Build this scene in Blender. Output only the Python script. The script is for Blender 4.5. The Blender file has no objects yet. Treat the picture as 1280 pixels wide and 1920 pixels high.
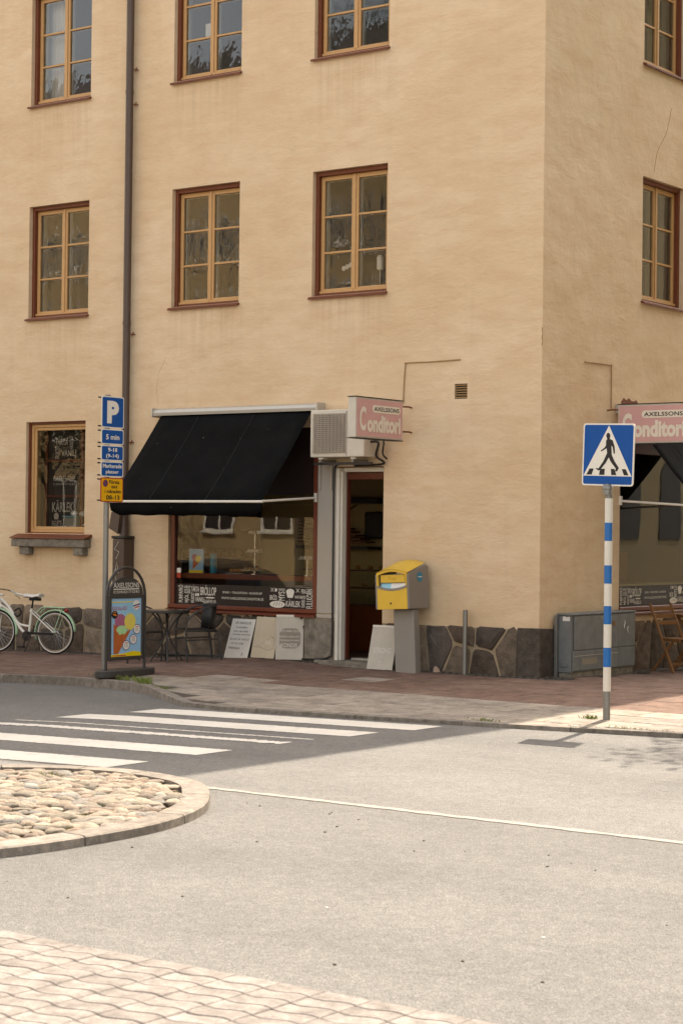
import bpy, bmesh, math, random
from mathutils import Vector, Matrix
R = math.radians
rnd = random.Random(7)
SC = bpy.context.scene
COL = SC.collection

# ------------------------------------------------------------------ camera, sky, sun, exposure
cam_d = bpy.data.cameras.new('camera'); cam = bpy.data.objects.new('camera', cam_d); COL.objects.link(cam)
SC.camera = cam
YAW, PITCH, ROLL = R(36.289), R(0.4932), R(0.6716)
fw = Vector((-math.sin(YAW)*math.cos(PITCH), math.cos(YAW)*math.cos(PITCH), math.sin(PITCH)))
rt = Vector((math.cos(YAW), math.sin(YAW), 0)); up = rt.cross(fw)
rt2 = rt*math.cos(ROLL)+up*math.sin(ROLL); up2 = -rt*math.sin(ROLL)+up*math.cos(ROLL)
m = Matrix((rt2, up2, -fw)).transposed().to_4x4(); m.translation = (12.074, -20.561, 1.8)
cam.matrix_world = m
cam_d.sensor_fit = 'HORIZONTAL'; cam_d.sensor_width = 24.0; cam_d.lens = 24.0*3626.75/1280
cam_d.clip_start = 0.1; cam_d.clip_end = 600
cam_d.dof.use_dof = True; cam_d.dof.focus_distance = 22.5; cam_d.dof.aperture_fstop = 7.1

SUN = Vector((-0.160, 0.678, 1.0)).normalized()
w = bpy.data.worlds.new('World'); SC.world = w; w.use_nodes = True
nt = w.node_tree; sky = nt.nodes.new('ShaderNodeTexSky'); sky.sky_type = 'NISHITA'; sky.sun_disc = False
sky.sun_elevation = math.asin(SUN.z); sky.sun_rotation = math.atan2(SUN.x, SUN.y)
sky.air_density = 1.0; sky.dust_density = 2.5; sky.ozone_density = 1.0
bg = nt.nodes['Background']; bg.inputs['Strength'].default_value = 0.15
hs = nt.nodes.new('ShaderNodeHueSaturation'); hs.inputs['Saturation'].default_value = 0.50      # thin high cloud: a whiter sky
nt.links.new(sky.outputs[0], hs.inputs['Color']); nt.links.new(hs.outputs[0], bg.inputs['Color'])
sl = bpy.data.lights.new('sun', 'SUN'); sl.energy = 2.65; sl.angle = R(0.53); sl.color = (1, .965, .925)
so = bpy.data.objects.new('sun', sl); COL.objects.link(so); so.location = (0, 20, 40)
so.rotation_euler = SUN.to_track_quat('Z', 'Y').to_euler()
vs = SC.view_settings; vs.view_transform = 'Standard'; vs.look = 'None'; vs.gamma = 1; vs.exposure = 1.87
vs.use_white_balance = True; vs.white_balance_temperature = 7700; vs.white_balance_tint = 10
SC.cycles.max_bounces = 8; SC.cycles.transparent_max_bounces = 16; SC.cycles.caustics_reflective = False; SC.cycles.caustics_refractive = False
SC.cycles.use_denoising = True; SC.cycles.sample_clamp_indirect = 6

# ------------------------------------------------------------------ lettering (made first, while the scene is still empty)
_T = {}
def T(body, bold=0.0, space=1.0, shear=0.0):
    key = (body, bold, space, shear)
    if key not in _T:
        cu = bpy.data.curves.new('t', 'FONT'); cu.body = body; cu.offset = bold; cu.space_character = space; cu.shear = shear
        cu.resolution_u = 3
        o = bpy.data.objects.new('t', cu); COL.objects.link(o)
        e = o.evaluated_get(bpy.context.evaluated_depsgraph_get()); me = e.to_mesh()
        vs_ = [(v.co.x, v.co.y) for v in me.vertices]; fs = [tuple(p.vertices) for p in me.polygons]
        e.to_mesh_clear(); bpy.data.objects.remove(o); bpy.data.curves.remove(cu)
        x0 = min(v[0] for v in vs_); x1 = max(v[0] for v in vs_); y0 = min(v[1] for v in vs_); y1 = max(v[1] for v in vs_)
        _T[key] = ([((x-x0)/(x1-x0), (y-y0)/(y1-y0)) for x, y in vs_], fs, (x1-x0)/(y1-y0))
    return _T[key]
for s in ['PUMPAFRÖ','HASSELNÖT','SOCKER','MJÖL','FRUKOST','TÅRTA','VANILJ','BRÖLLOP','KANELBULLAR','CROISSANT','BRÖD','MYS','FIKA','KNÄCKEBRÖD','KÄRLEK','SURDEG','FULLKORN','BAGUETTE']: T(s, .01)
for s in ['SMAK • TRADITION • KUNSKAP', 'WWW.AXELSSONSCONDITORI.SE', 'KULGLASS', 'EN BAKELSE', 'innehåller', 'inte särskilt', 'mycket vitaminer', 'SÅ DET ÄR VIKTIGT', 'ATT DU ÄTER', 'MÅNGA', 'STRONG', 'ATT VARA TJOCK', 'MÅSTE VARA ETT', 'TECKEN PÅ BRA', 'KONDIS', '35', '50', '15', 'Post']: T(s)
for s in ['5 min', '9-18', '(9-14)', 'Markerade', 'platser', 'Första', 'tisd', 'i månaden', '08-13']: T(s, .025)
T('P', .06); T('Conditori', .035); T('AXELSSONS', .02, 1.05); T('AXELSSONS', 0.0, 1.0); T('CONDITORI', .005, 1.25); T('FIKA'); T('C', .035); T('onditori', .045)

# ------------------------------------------------------------------ materials
def lin(h):
    h = h.lstrip('#'); o = []
    for i in (0, 2, 4):
        c = int(h[i:i+2], 16)/255; o.append(c/12.92 if c <= .04045 else ((c+.055)/1.055)**2.4)
    return tuple(o)
class NB:
    def __init__(s, name):
        s.m = bpy.data.materials.new(name); s.m.use_nodes = True; s.t = s.m.node_tree; s.n = s.t.nodes; s.b = s.n['Principled BSDF']
    def node(s, typ, **kw):
        n = s.n.new('ShaderNode'+typ)
        for k, v in kw.items():
            if k in n.inputs.keys() if isinstance(k, str) else False: n.inputs[k].default_value = v
            else: setattr(n, k, v)
        return n
    def link(s, a, b): s.t.links.new(a, b)
    def coord(s, scale=(1, 1, 1), kind='Object'):
        c = s.node('TexCoord'); mp = s.node('Mapping'); mp.inputs['Scale'].default_value = scale; s.link(c.outputs[kind], mp.inputs['Vector']); return mp.outputs[0]
    def noise(s, co, scale, detail=4, rough=.55, dist=0):
        n = s.node('TexNoise'); n.inputs['Scale'].default_value = scale; n.inputs['Detail'].default_value = detail; n.inputs['Roughness'].default_value = rough; n.inputs['Distortion'].default_value = dist
        s.link(co, n.inputs['Vector']); return n.outputs['Fac']
    def ramp(s, fac, stops):
        r = s.node('ValToRGB'); e = r.color_ramp.elements
        while len(e) < len(stops): e.new(.5)
        for i, (p, c) in enumerate(stops):
            e[i].position = p; e[i].color = (c, c, c, 1) if isinstance(c, (int, float)) else (*c, 1)
        s.link(fac, r.inputs[0]); return r.outputs[0]
    def mix(s, fac, a, b, mode='MIX'):
        n = s.node('MixRGB', blend_type=mode)
        for i, v in ((0, fac), (1, a), (2, b)):
            if isinstance(v, (int, float)): n.inputs[i].default_value = v if i == 0 else (v, v, v, 1)
            elif isinstance(v, tuple): n.inputs[i].default_value = (*v[:3], 1)
            else: s.link(v, n.inputs[i])
        return n.outputs[0]
    def math(s, op, a, b=0.0):
        n = s.node('Math', operation=op)
        for i, v in ((0, a), (1, b)):
            if isinstance(v, (int, float)): n.inputs[i].default_value = v
            else: s.link(v, n.inputs[i])
        return n.outputs[0]
    def bump(s, h, strength=.3, dist=.01, prev=None):
        n = s.node('Bump'); n.inputs['Strength'].default_value = strength; n.inputs['Distance'].default_value = dist; s.link(h, n.inputs['Height'])
        if prev is not None: s.link(prev, n.inputs['Normal'])
        return n.outputs[0]
    def out(s, col=None, rough=None, normal=None, metal=None, spec=None):
        for k, v in (('Base Color', col), ('Roughness', rough), ('Metallic', metal), ('Specular IOR Level', spec)):
            if v is None: continue
            if isinstance(v, (int, float)): s.b.inputs[k].default_value = v
            elif isinstance(v, tuple): s.b.inputs[k].default_value = (*v[:3], 1)
            else: s.link(v, s.b.inputs[k])
        if normal is not None: s.link(normal, s.b.inputs['Normal'])
        return s.m
MATS = {}
def M(name, col, rough=.55, metal=0, var=.12, vs_=6.0, bump=0.0, bs=80.0, orand=0.0, spec=.4, spots=None):
    """plain painted / mineral surface: uneven tone, fine relief, optional tint per object and chips"""
    if isinstance(col, str): col = lin(col)
    b = NB(name); co = b.coord()
    n1 = b.noise(co, vs_, 5, .6); n2 = b.noise(co, vs_*9, 3, .6)
    f = b.math('ADD', b.math('MULTIPLY', n1, .65), b.math('MULTIPLY', n2, .35))
    c = b.mix(1.0, col, b.ramp(f, [(.3, 1-var), (.7, 1+var*.6)]), 'MULTIPLY')
    if orand:
        oi = b.node('ObjectInfo'); c = b.mix(1.0, c, b.ramp(oi.outputs['Random'], [(0, 1-orand), (1, 1+orand)]), 'MULTIPLY')
    if spots:
        sp = b.ramp(b.noise(co, spots[1], 3, .6), [(spots[2], 0.0), (spots[2]+.03, 1.0)]); c = b.mix(sp, c, lin(spots[0]) if isinstance(spots[0], str) else spots[0])
    nr = b.bump(b.noise(co, bs, 4, .6), 1.0, bump) if bump else None
    rr = b.ramp(n2, [(.2, max(.02, rough-.1)), (.8, min(1, rough+.1))])
    MATS[name] = b.out(c, rr, nr, metal, spec); return MATS[name]

def stucco(name, c1, c2, c3):
    b = NB(name); co = b.coord(); cz = b.coord((.7, .7, 2.6)); big = b.noise(co, .55, 5, .6); mid = b.noise(cz, 2.2, 6, .65); fine = b.noise(co, 90, 3, .6)
    drip = b.noise(b.coord((5, 5, .35)), 1.1, 4, .6)
    c = b.mix(b.ramp(big, [(.35, 0.0), (.68, 1.0)]), c1, c2)
    c = b.mix(b.math('MULTIPLY', b.ramp(mid, [(.42, 0.0), (.72, 1.0)]), .55), c, c3)
    c = b.mix(b.math('MULTIPLY', b.ramp(drip, [(.55, 0.0), (.8, 1.0)]), .16), c, tuple(x*.72 for x in c1))
    c = b.mix(1.0, c, b.ramp(fine, [(.3, .93), (.7, 1.05)]), 'MULTIPLY')
    sx = b.node('SeparateXYZ'); b.link(co, sx.inputs[0])      # rain streaks below the window sills
    xm = b.ramp(b.math('DIVIDE', b.math('ADD', sx.outputs[0], 10.0), 10.0), [(.10, 0.0), (.115, 1.0), (.232, 1.0), (.245, 0.0), (.385, 0.0), (.40, 1.0), (.517, 1.0), (.53, 0.0), (.635, 0.0), (.65, 1.0), (.765, 1.0), (.78, 0.0)])
    zm = b.ramp(b.math('DIVIDE', sx.outputs[2], 10.0), [(.085, 0.0), (.148, .9), (.150, 0.0), (.40, 0.0), (.485, 1.0), (.488, 0.0), (.70, 0.0), (.803, 1.0), (.807, 0.0)])
    st = b.ramp(b.noise(b.coord((14, 14, .5)), 1.0, 3, .6), [(.40, 0.0), (.70, 1.0)]); c = b.mix(b.math('MULTIPLY', b.math('MULTIPLY', xm, zm), b.math('MULTIPLY', st, .26)), c, tuple(x*.62 for x in c3))
    pit = b.ramp(b.noise(co, 13, 2, .5), [(.16, 1.0), (.20, 0.0)]); c = b.mix(b.math('MULTIPLY', pit, .6), c, tuple(x*.5 for x in c1))
    tro = b.noise(b.coord((1.0, 1.0, 2.5)), 4.2, 5, .55, .9); tr2 = b.noise(b.coord((1, 1, 1.7)), 15, 5, .6, .5); lump = b.noise(co, 1.6, 3, .5)
    msk = b.ramp(b.noise(co, .9, 3, .6), [(.35, .25), (.65, 1.0)]); n = b.bump(lump, .8, .05); n = b.bump(b.math('MULTIPLY', tro, msk), .8, .011, n); n = b.bump(b.math('MULTIPLY', b.noise(b.coord((.7, .7, 4.5)), 2.6, 4, .6, 1.2), msk), .7, .0045, n); n = b.bump(tr2, .75, .006, n); n = b.bump(fine, .6, .0032, n)
    MATS[name] = b.out(c, .92, n, 0, .15); return MATS[name]
stucco('stucco', lin('#d2b896'), lin('#dec7a9'), lin('#c9a684'))

def asphalt(name, base, agg, seamy=None):
    b = NB(name); co = b.coord(); v = b.node('TexVoronoi'); v.inputs['Scale'].default_value = 150; b.link(co, v.inputs['Vector'])
    sp = b.node('SeparateColor'); b.link(v.outputs['Color'], sp.inputs[0])
    c = b.mix(b.ramp(sp.outputs[0], [(.35, 0.0), (.95, 1.0)]), base, agg)
    c = b.mix(1.0, c, b.ramp(b.noise(co, .8, 6, .65), [(.3, .86), (.7, 1.1)]), 'MULTIPLY'); c = b.mix(1.0, c, b.ramp(b.noise(b.coord((.12, .9, 1)), 1.0, 4, .6), [(.35, .90), (.65, 1.05)]), 'MULTIPLY')
    c = b.mix(1.0, c, b.ramp(b.noise(co, 14, 4, .7), [(.3, .84), (.7, 1.12)]), 'MULTIPLY')
    if seamy is not None:
        s = b.node('SeparateXYZ'); b.link(co, s.inputs[0])
        wob = b.math('ADD', s.outputs[1], b.math('MULTIPLY', b.noise(co, 3, 3), .06))
        g = b.ramp(b.math('ADD', b.math('MULTIPLY', b.math('SUBTRACT', wob, seamy), 20.0), .5), [(0, .92), (1, 1.06)]); c = b.mix(1.0, c, g, 'MULTIPLY')
    spk = b.ramp(b.noise(co, 60, 2, .5), [(.74, 0.0), (.78, 1.0)]); c = b.mix(b.math('MULTIPLY', spk, .4), c, lin('#d8d0c0'))
    n = b.bump(v.outputs['Distance'], .8, .006); n = b.bump(b.noise(co, 30, 4, .6), .6, .006, n)
    MATS[name] = b.out(c, .85, n, 0, .3); return MATS[name]
asphalt('asphalt', (.114, .108, .100), (.208, .196, .181), -9.75)

def stone(name, cols, rough=.85, scale=9, bump=.012, orand=.25):
    b = NB(name); co = b.coord(); oi = b.node('ObjectInfo')
    add = b.node('VectorMath', operation='ADD'); b.link(co, add.inputs[0]); sc_ = b.node('VectorMath', operation='SCALE'); sc_.inputs[3].default_value = 37.0
    cb = b.node('CombineXYZ'); b.link(oi.outputs['Random'], cb.inputs[0]); b.link(oi.outputs['Random'], cb.inputs[1]); b.link(cb.outputs[0], sc_.inputs[0]); b.link(sc_.outputs[0], add.inputs[1]); co2 = add.outputs[0]
    n1 = b.noise(co2, scale, 6, .65); n2 = b.noise(co2, scale*7, 4, .65)
    k = len(cols); c = b.ramp(oi.outputs['Random'], [(i/max(1, k-1), lin(h) if isinstance(h, str) else h) for i, h in enumerate(cols)])
    c = b.mix(1.0, c, b.ramp(n1, [(.3, .58), (.72, 1.36)]), 'MULTIPLY'); c = b.mix(1.0, c, b.ramp(n2, [(.3, .78), (.7, 1.16)]), 'MULTIPLY')
    c = b.mix(1.0, c, b.ramp(b.math('FRACT', b.math('MULTIPLY', oi.outputs['Random'], 17.3)), [(0, 1-orand), (1, 1+orand)]), 'MULTIPLY')
    n = b.bump(n1, .9, bump); n = b.bump(n2, .8, bump*.35, n)
    MATS[name] = b.out(c, rough, n, 0, .25); return MATS[name]
stone('plinth_stone', ['#5c5148', '#735f4e', '#544b45', '#80705f', '#4a433d', '#6b5a4c'], .85, 8, .03)
stone('fieldstone', ['#8f8373', '#a09280', '#777166', '#998574', '#83807a', '#a89b89', '#937c6b'], .8, 5, .012)
stone('slab_light', ['#8b8076', '#92877a', '#887e74', '#968a7d'], .9, 3, .004, .09)
stone('slab_red', ['#735c50', '#6f574b', '#786155', '#725b50'], .9, 4, .004, .07)
stone('granite', ['#7d746a', '#736b62', '#847a70'], .85, 12, .008, .10)
stone('paver', ['#7f7771', '#7c746e', '#837b75'], .9, 8, .003, .05)
stone('setts', ['#4c4640', '#57504a'], .9, 25, .006, .2)
stone('concrete', ['#7c7468', '#857c70'], .9, 10, .004, .05)
M('joint', '#4a4239', .95, var=.3, vs_=30, bump=.004); M('mortar', '#9b8a72', .95, var=.25, vs_=14, bump=.008, bs=60)
M('paver_joint', '#8e7e6e', .95, var=.3, vs_=20); M('sand', '#8b7c66', .95, var=.3, vs_=12, bump=.01, bs=70)
M('kerb_soil', '#3b352c', .95, var=.3)
def paint(name):
    b = NB(name); co = b.coord(); worn = b.ramp(b.noise(co, 7, 7, .75), [(.55, 0.0), (.72, 1.0)])
    c = b.mix(b.math('MULTIPLY', worn, .5), lin('#cfc8bd'), lin('#8b857b')); c = b.mix(1.0, c, b.ramp(b.noise(co, 1.5, 3), [(.3, .9), (.7, 1.04)]), 'MULTIPLY')
    n = b.bump(b.noise(co, 110, 3, .6), .7, .004); MATS[name] = b.out(c, .7, n)
paint('road_paint'); M('old_paint', '#8a8379', .8, var=.15, vs_=9, bump=.004, bs=90)
M('frame_brown', '#6d3820', .5, var=.18, vs_=5, bump=.001); M('sash_yellow', '#bf9564', .45, var=.1, vs_=8); M('white_paint', '#d8d2c6', .5, var=.08)
M('dark_pipe', '#54463e', .45, var=.15, vs_=3, metal=.2); M('shop_brown', '#6e3624', .42, var=.15, vs_=4); M('clad_grey', '#a9a196', .5, var=.06, vs_=2, spots=('#6a5646', 23, .74))
M('ac_white', '#c9c2b4', .5, var=.07, vs_=4, spots=('#7b6a52', 9, .76)); M('ac_grille', '#9f968a', .5, var=.1); M('dark_metal', '#2b2724', .5, var=.2); M('black', '#141211', .5, var=.2)
M('galv', '#82817d', .42, .55, .14, 14); M('cab_metal', '#767979', .6, .25, .28, 7, bump=.001, bs=40, spots=('#a8a59c', 8, .70)); M('alu', '#b9b4aa', .4, .3, .06)
M('blue_sign', (.0, .072, .29), .4, var=.05, vs_=3, spec=.2); M('blue_band', (.003, .125, .39), .42, var=.08, vs_=7, spots=('#d0ccc4', 17, .77)); M('white_band', '#d3cdc2', .5, var=.06, vs_=9, spots=('#3a3028', 21, .77)); M('white_sign', '#dcd7cc', .4, var=.04); M('yellow_sign', '#dba511', .4, var=.05); M('red_sign', '#a8301c', .4); M('print_black', '#17151a', .5, var=.05); M('print_white', '#dcd7cd', .55, var=.05)
M('post_yellow', '#dcb344', .38, var=.08, vs_=3); M('post_grey', '#837c75', .5, var=.08, vs_=3); M('post_pillar', '#8d8882', .5, .15, .1, 3); M('teal', '#1b7f9b', .45); M('paper', '#d9d5cf', .6, var=.05); M('paper_blue', '#8cc0d4', .6)
M('sign_pink', '#c99c99', .5, var=.07, vs_=5); M('sign_cream', '#ddd3c4', .5, var=.06); M('sign_box', '#c4bdb0', .5, var=.12, vs_=6)
M('bike_white', '#d9d4ca', .3, var=.04, spec=.6); M('bike_mint', '#a5cba6', .32, var=.05, spec=.6); M('tyre', '#1b1918', .8); M('chrome', '#b6b3ad', .22, .9, .05); M('saddle', '#c9c3bb', .55, var=.06); M('reflector', '#8e1d18', .25, var=.1)
M('rattan', '#24211f', .6, var=.3, vs_=40, bump=.004, bs=60); M('tube_dark', '#3b3835', .45, .2, .1); M('table_glass', '#46423f', .22, 0, .1)
M('board_ply', '#bdae97', .7, var=.12, vs_=5); M('board_grey', '#b9b1a4', .7, var=.12, vs_=5); M('board_pale', '#c9c3ba', .6, var=.12, vs_=5); M('board_mark', '#8c8375', .75, var=.2); M('chalk', '#d7d1c6', .9); M('ink', '#1c1714', .8)
M('aframe', '#3c3835', .5, var=.1); M('poster_blue', '#8fb9d8', .4, var=.1, vs_=3); M('poster_yellow', '#e3c81d', .45); M('poster_red', '#b5233a', .45); M('ice_berry', '#a8617f', .5, var=.35, vs_=30); M('ice_lemon', '#d8c55f', .5, var=.15, vs_=30); M('ice_mint', '#a3cf96', .5, var=.15, vs_=30); M('cone', '#b5602f', .5, var=.35, vs_=45); M('poster_navy', '#27406f', .45); M('poster_orange', '#d97c1e', .45)
M('oiled_wood', '#7f5733', .55, var=.25, vs_=10); M('red_wood', '#5f2c1b', .45, var=.2, vs_=6); M('case_wood', '#6b3116', .45, var=.2, vs_=5)
M('vinyl', '#1d1210', .5, var=.1); M('blind', '#2a2320', .7, var=.15); M('room', '#867b6c', .9, var=.05); M('room_cream', '#ad9566', .9, var=.05); M('room_shop', '#a89c88', .9, var=.05); M('room_floor', '#5d4636', .6); M('curtain', '#cfcac2', .9, var=.06)
M('leaf_dark', '#3c4a25', .55, var=.3, orand=.2); M('petal', '#e3ddd6', .6); M('pot_white', '#d8d4cc', .4); M('pastry', '#9a6a35', .7, var=.35, vs_=30); M('cream', '#d6c3b4', .7, var=.2, vs_=20); M('box_teal', '#6ea3ae', .5); M('box_grey', '#8b897f', .5); M('fan_grey', '#b5b1a9', .5)
M('conduit', '#a08058', .8, var=.15); M('rust', '#7a4c33', .9, var=.3, vs_=12, bump=.006); M('brick_bare', '#7d4d38', .9, var=.3, vs_=14, bump=.01, bs=40)
M('grass', '#6d7a33', .7, var=.3, orand=.1); M('car_black', '#0d0d0f', .12, .2, .02, spec=.8); M('bark', '#4b4238', .9, var=.3, bump=.02, bs=20); M('roof_tile', '#6f4130', .85, var=.25, vs_=4)
M('oppo_wall', '#a8906a', .9, var=.08, vs_=.6); M('oppo_wall_pale', '#8f8062', .9, var=.08, vs_=.6); M('oppo_roof', '#4d4744', .8)
def awning_cloth(name):
    b = NB(name); co = b.coord(); sp = b.ramp(b.noise(co, 24, 2, .5), [(.775, 0.0), (.80, 1.0)]); c = b.mix(1.0, (.006, .006, .0062), b.ramp(b.noise(co, 2, 5), [(.3, .7), (.7, 1.4)]), 'MULTIPLY')
    c = b.mix(b.math('MULTIPLY', sp, .8), c, lin('#a8a49c')); n = b.bump(b.noise(co, 3, 3), .5, .03); MATS[name] = b.out(c, .9, n, 0, .06)
awning_cloth('awning_cloth')
def glass(name, k=1.7, wave=.004, tint=(.9, .93, .9), ws=2.2, sq=1.0):
    b = NB(name); b.n.remove(b.b); co = b.coord((1, 1, sq)); fr = b.node('Fresnel'); fr.inputs[0].default_value = 1.5
    f = b.node('Math', operation='MULTIPLY', use_clamp=True); b.link(fr.outputs[0], f.inputs[0]); f.inputs[1].default_value = k
    tr = b.node('BsdfTransparent'); tr.inputs[0].default_value = (*tint, 1); gl = b.node('BsdfGlossy'); gl.inputs['Roughness'].default_value = .0
    if wave: b.link(b.bump(b.noise(co, ws, 3, .5), 1.0, wave), gl.inputs['Normal'])
    mx = b.node('MixShader'); b.link(f.outputs[0], mx.inputs[0]); b.link(tr.outputs[0], mx.inputs[1]); b.link(gl.outputs[0], mx.inputs[2])
    b.link(mx.outputs[0], b.n['Material Output'].inputs['Surface']); MATS[name] = b.m
glass('pane_old', 2.2, .0042, (.93, .95, .93), 5.0, .4); glass('pane_shop', 1.75, .0008, (.95, .95, .93), 1.0); glass('pane_dim', 1.0, .0008, (.9, .9, .88), 1.0); glass('case_glass', 1.2, 0); glass('pane_far', 3, 0, (.3, .3, .3)); glass('car_glass', 2.0, 0, (.12, .12, .12))
def emit(name, c, s):
    b = NB(name); b.out(c, .5); b.b.inputs['Emission Color'].default_value = (*c, 1); b.b.inputs['Emission Strength'].default_value = s; MATS[name] = b.m
emit('strip_light', (1, .85, .45), .3)
def leafmat(name, c):
    b = NB(name); oi = b.coord(); c2 = b.mix(b.ramp(b.noise(oi, 1.3, 3), [(.35, 0.0), (.65, 1.0)]), c, tuple(x*1.7 for x in c)); b.out(c2, .55); b.b.inputs['Transmission Weight'].default_value = .0; MATS[name] = b.m
leafmat('tree_leaf', (.045, .075, .02))

# ------------------------------------------------------------------ mesh helpers
ORG = {}      # root -> world origin subtracted from its parts' coordinates (None: the parts are local)
class MB:
    def __init__(s, f=None): s.v = []; s.f = []; s.map = f
    def add(s, vs_, fs):
        k = len(s.v); s.v += [tuple(s.map(*v)) if s.map else tuple(v) for v in vs_]; s.f += [tuple(i+k for i in q) for q in fs]; return s
    def box(s, x0, x1, y0, y1, z0, z1):
        return s.add([(x0,y0,z0),(x1,y0,z0),(x1,y1,z0),(x0,y1,z0),(x0,y0,z1),(x1,y0,z1),(x1,y1,z1),(x0,y1,z1)], [(0,3,2,1),(4,5,6,7),(0,1,5,4),(1,2,6,5),(2,3,7,6),(3,0,4,7)])
    def quad(s, *p): return s.add(p, [tuple(range(len(p)))])
    def prism(s, poly, o, xd, yd, nd, depth, cap=True):
        o, xd, yd, nd = map(Vector, (o, xd, yd, nd)); n = len(poly)
        a = [o+xd*x+yd*y for x, y in poly]; b = [p+nd*depth for p in a]
        fs = [tuple(range(n)), tuple(range(2*n-1, n-1, -1))] if cap else []
        return s.add(a+b, fs+[(i, n+i, n+(i+1) % n, (i+1) % n) for i in range(n)])
    def tube(s, path, r, n=8, closed=False):
        P = [Vector(p) for p in path]; rs = r if isinstance(r, (list, tuple)) else [r]*len(P); vs_ = []; k = len(P); prev = None
        for i, p in enumerate(P):
            d = (P[(i+1) % k]-P[i-1]) if closed else (P[min(i+1, k-1)]-P[max(i-1, 0)])
            d.normalize(); a = prev if prev is not None else (Vector((0, 0, 1)) if abs(d.z) < .9 else Vector((1, 0, 0)))
            u = (a-d*a.dot(d)).normalized(); prev = u; v = d.cross(u)
            vs_ += [p+(u*math.cos(t)+v*math.sin(t))*rs[i] for t in [2*math.pi*j/n for j in range(n)]]
        fs = []
        for i in range(k if closed else k-1):
            a, b = i*n, ((i+1) % k)*n; fs += [(a+j, a+(j+1) % n, b+(j+1) % n, b+j) for j in range(n)]
        if not closed: fs += [tuple(range(n))[::-1], tuple(range((k-1)*n, k*n))]
        return s.add(vs_, fs)
    def lathe(s, prof, c, n=16, ax='z'):
        c = Vector(c); vs_ = []; fs = []
        for r, h in prof:
            for j in range(n):
                t = 2*math.pi*j/n; q = (r*math.cos(t), r*math.sin(t), h)
                q = {'z': q, 'y': (q[0], q[2], q[1]), 'x': (q[2], q[0], q[1])}[ax]; vs_.append(c+Vector(q))
        k = len(prof)
        for i in range(k-1): fs += [(i*n+j, i*n+(j+1) % n, (i+1)*n+(j+1) % n, (i+1)*n+j) for j in range(n)]
        fs += [tuple(range(n))[::-1], tuple(range((k-1)*n, k*n))]
        return s.add(vs_, fs)
    def ball(s, c, r, n=10, sq=(1, 1, 1)):
        k = n//2; pr = [(math.sin(math.pi*i/k)*r+1e-4, -math.cos(math.pi*i/k)*r) for i in range(k+1)]; st = len(s.v); mp = s.map; s.map = None; s.lathe(pr, (0, 0, 0), n); s.map = mp
        for i in range(st, len(s.v)):
            v = s.v[i]; q = (c[0]+v[0]*sq[0], c[1]+v[1]*sq[1], c[2]+v[2]*sq[2]); s.v[i] = tuple(mp(*q)) if mp else q
        return s
    def text(s, body, o, xd, yd, wd, h, bold=0.0, space=1.0, rot=False):
        o, xd, yd = map(Vector, (o, xd, yd)); vs_, fs, _ = T(body, bold, space)
        return s.add([o+xd*((1-y)*wd if rot else x*wd)+yd*((x)*h if rot else y*h) for x, y in vs_], fs)
    def mesh(s, name, off=(0, 0, 0), smooth=False, bevel=0.0, seg=1, ang=35):
        off = Vector(off); me = bpy.data.meshes.new(name); me.from_pydata([tuple(Vector(v)-off) for v in s.v], [], s.f)
        bm = bmesh.new(); bm.from_mesh(me)
        if len(s.f) > 1: bmesh.ops.recalc_face_normals(bm, faces=bm.faces)
        if bevel:
            ed = [e for e in bm.edges if len(e.link_faces) == 2 and e.calc_face_angle(0) > R(30)]
            bmesh.ops.bevel(bm, geom=ed, offset=bevel, segments=seg, affect='EDGES', profile=.6, clamp_overlap=True)
        bm.to_mesh(me); bm.free()
        if smooth:
            me.shade_smooth(); me.set_sharp_from_angle(angle=R(ang))
        return me
    def build(s, name, mat, parent=None, smooth=False, bevel=0.0, seg=1, off=None, kind=None, label=None, ang=35):
        if off is None:
            r = parent
            while r is not None and r.parent is not None: r = r.parent
            off = ORG.get(r, None) or (0, 0, 0)
        o = bpy.data.objects.new(name, s.mesh(name, off, smooth, bevel, seg, ang)); o.data.materials.append(MATS[mat] if isinstance(mat, str) else mat)
        COL.objects.link(o); o.parent = parent
        if kind: o['kind'] = kind
        if label: o['label'] = label
        return o
def thing(name, label, cat, loc=(0, 0, 0), rz=None, group=None):
    o = bpy.data.objects.new(name, None); o.empty_display_size = .2; COL.objects.link(o); o.location = loc; o['label'] = label; o['category'] = cat
    if group: o['group'] = group
    if rz is None: ORG[o] = tuple(loc)
    else: o.rotation_euler = (0, 0, rz); ORG[o] = None
    return o
def tag(o, label, cat, group=None):
    o['label'] = label; o['category'] = cat
    if group: o['group'] = group
    return o
def copy_tree(o, parent=None):
    c = o.copy(); COL.objects.link(c); c.parent = parent
    for ch in list(o.children): copy_tree(ch, c)
    return c
def piece(name, me, loc, rot, parent, scale=(1, 1, 1)):
    o = bpy.data.objects.new(name, me); COL.objects.link(o); o.location = loc; o.rotation_euler = rot; o.scale = scale; o.parent = parent; return o
def arc(cx, cy, r, a0, a1, n, ry=None):
    ry = r if ry is None else ry; return [(cx+r*math.cos(R(a0+(a1-a0)*i/n)), cy+ry*math.sin(R(a0+(a1-a0)*i/n))) for i in range(n+1)]
def rrect(x0, x1, y0, y1, r, n=4):
    return arc(x1-r, y1-r, r, 0, 90, n)+arc(x0+r, y1-r, r, 90, 180, n)+arc(x0+r, y0+r, r, 180, 270, n)+arc(x1-r, y0+r, r, 270, 360, n)
def spline(P, n=8):
    P = [Vector(p) for p in P]; o = []
    for i in range(len(P)-1):
        a, b, c, d = P[max(i-1, 0)], P[i], P[i+1], P[min(i+2, len(P)-1)]
        for j in range(n):
            t = j/n; o.append(.5*((2*b)+(c-a)*t+(2*a-5*b+4*c-d)*t*t+(3*b-a-3*c+d)*t**3))
    return o+[P[-1]]
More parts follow.
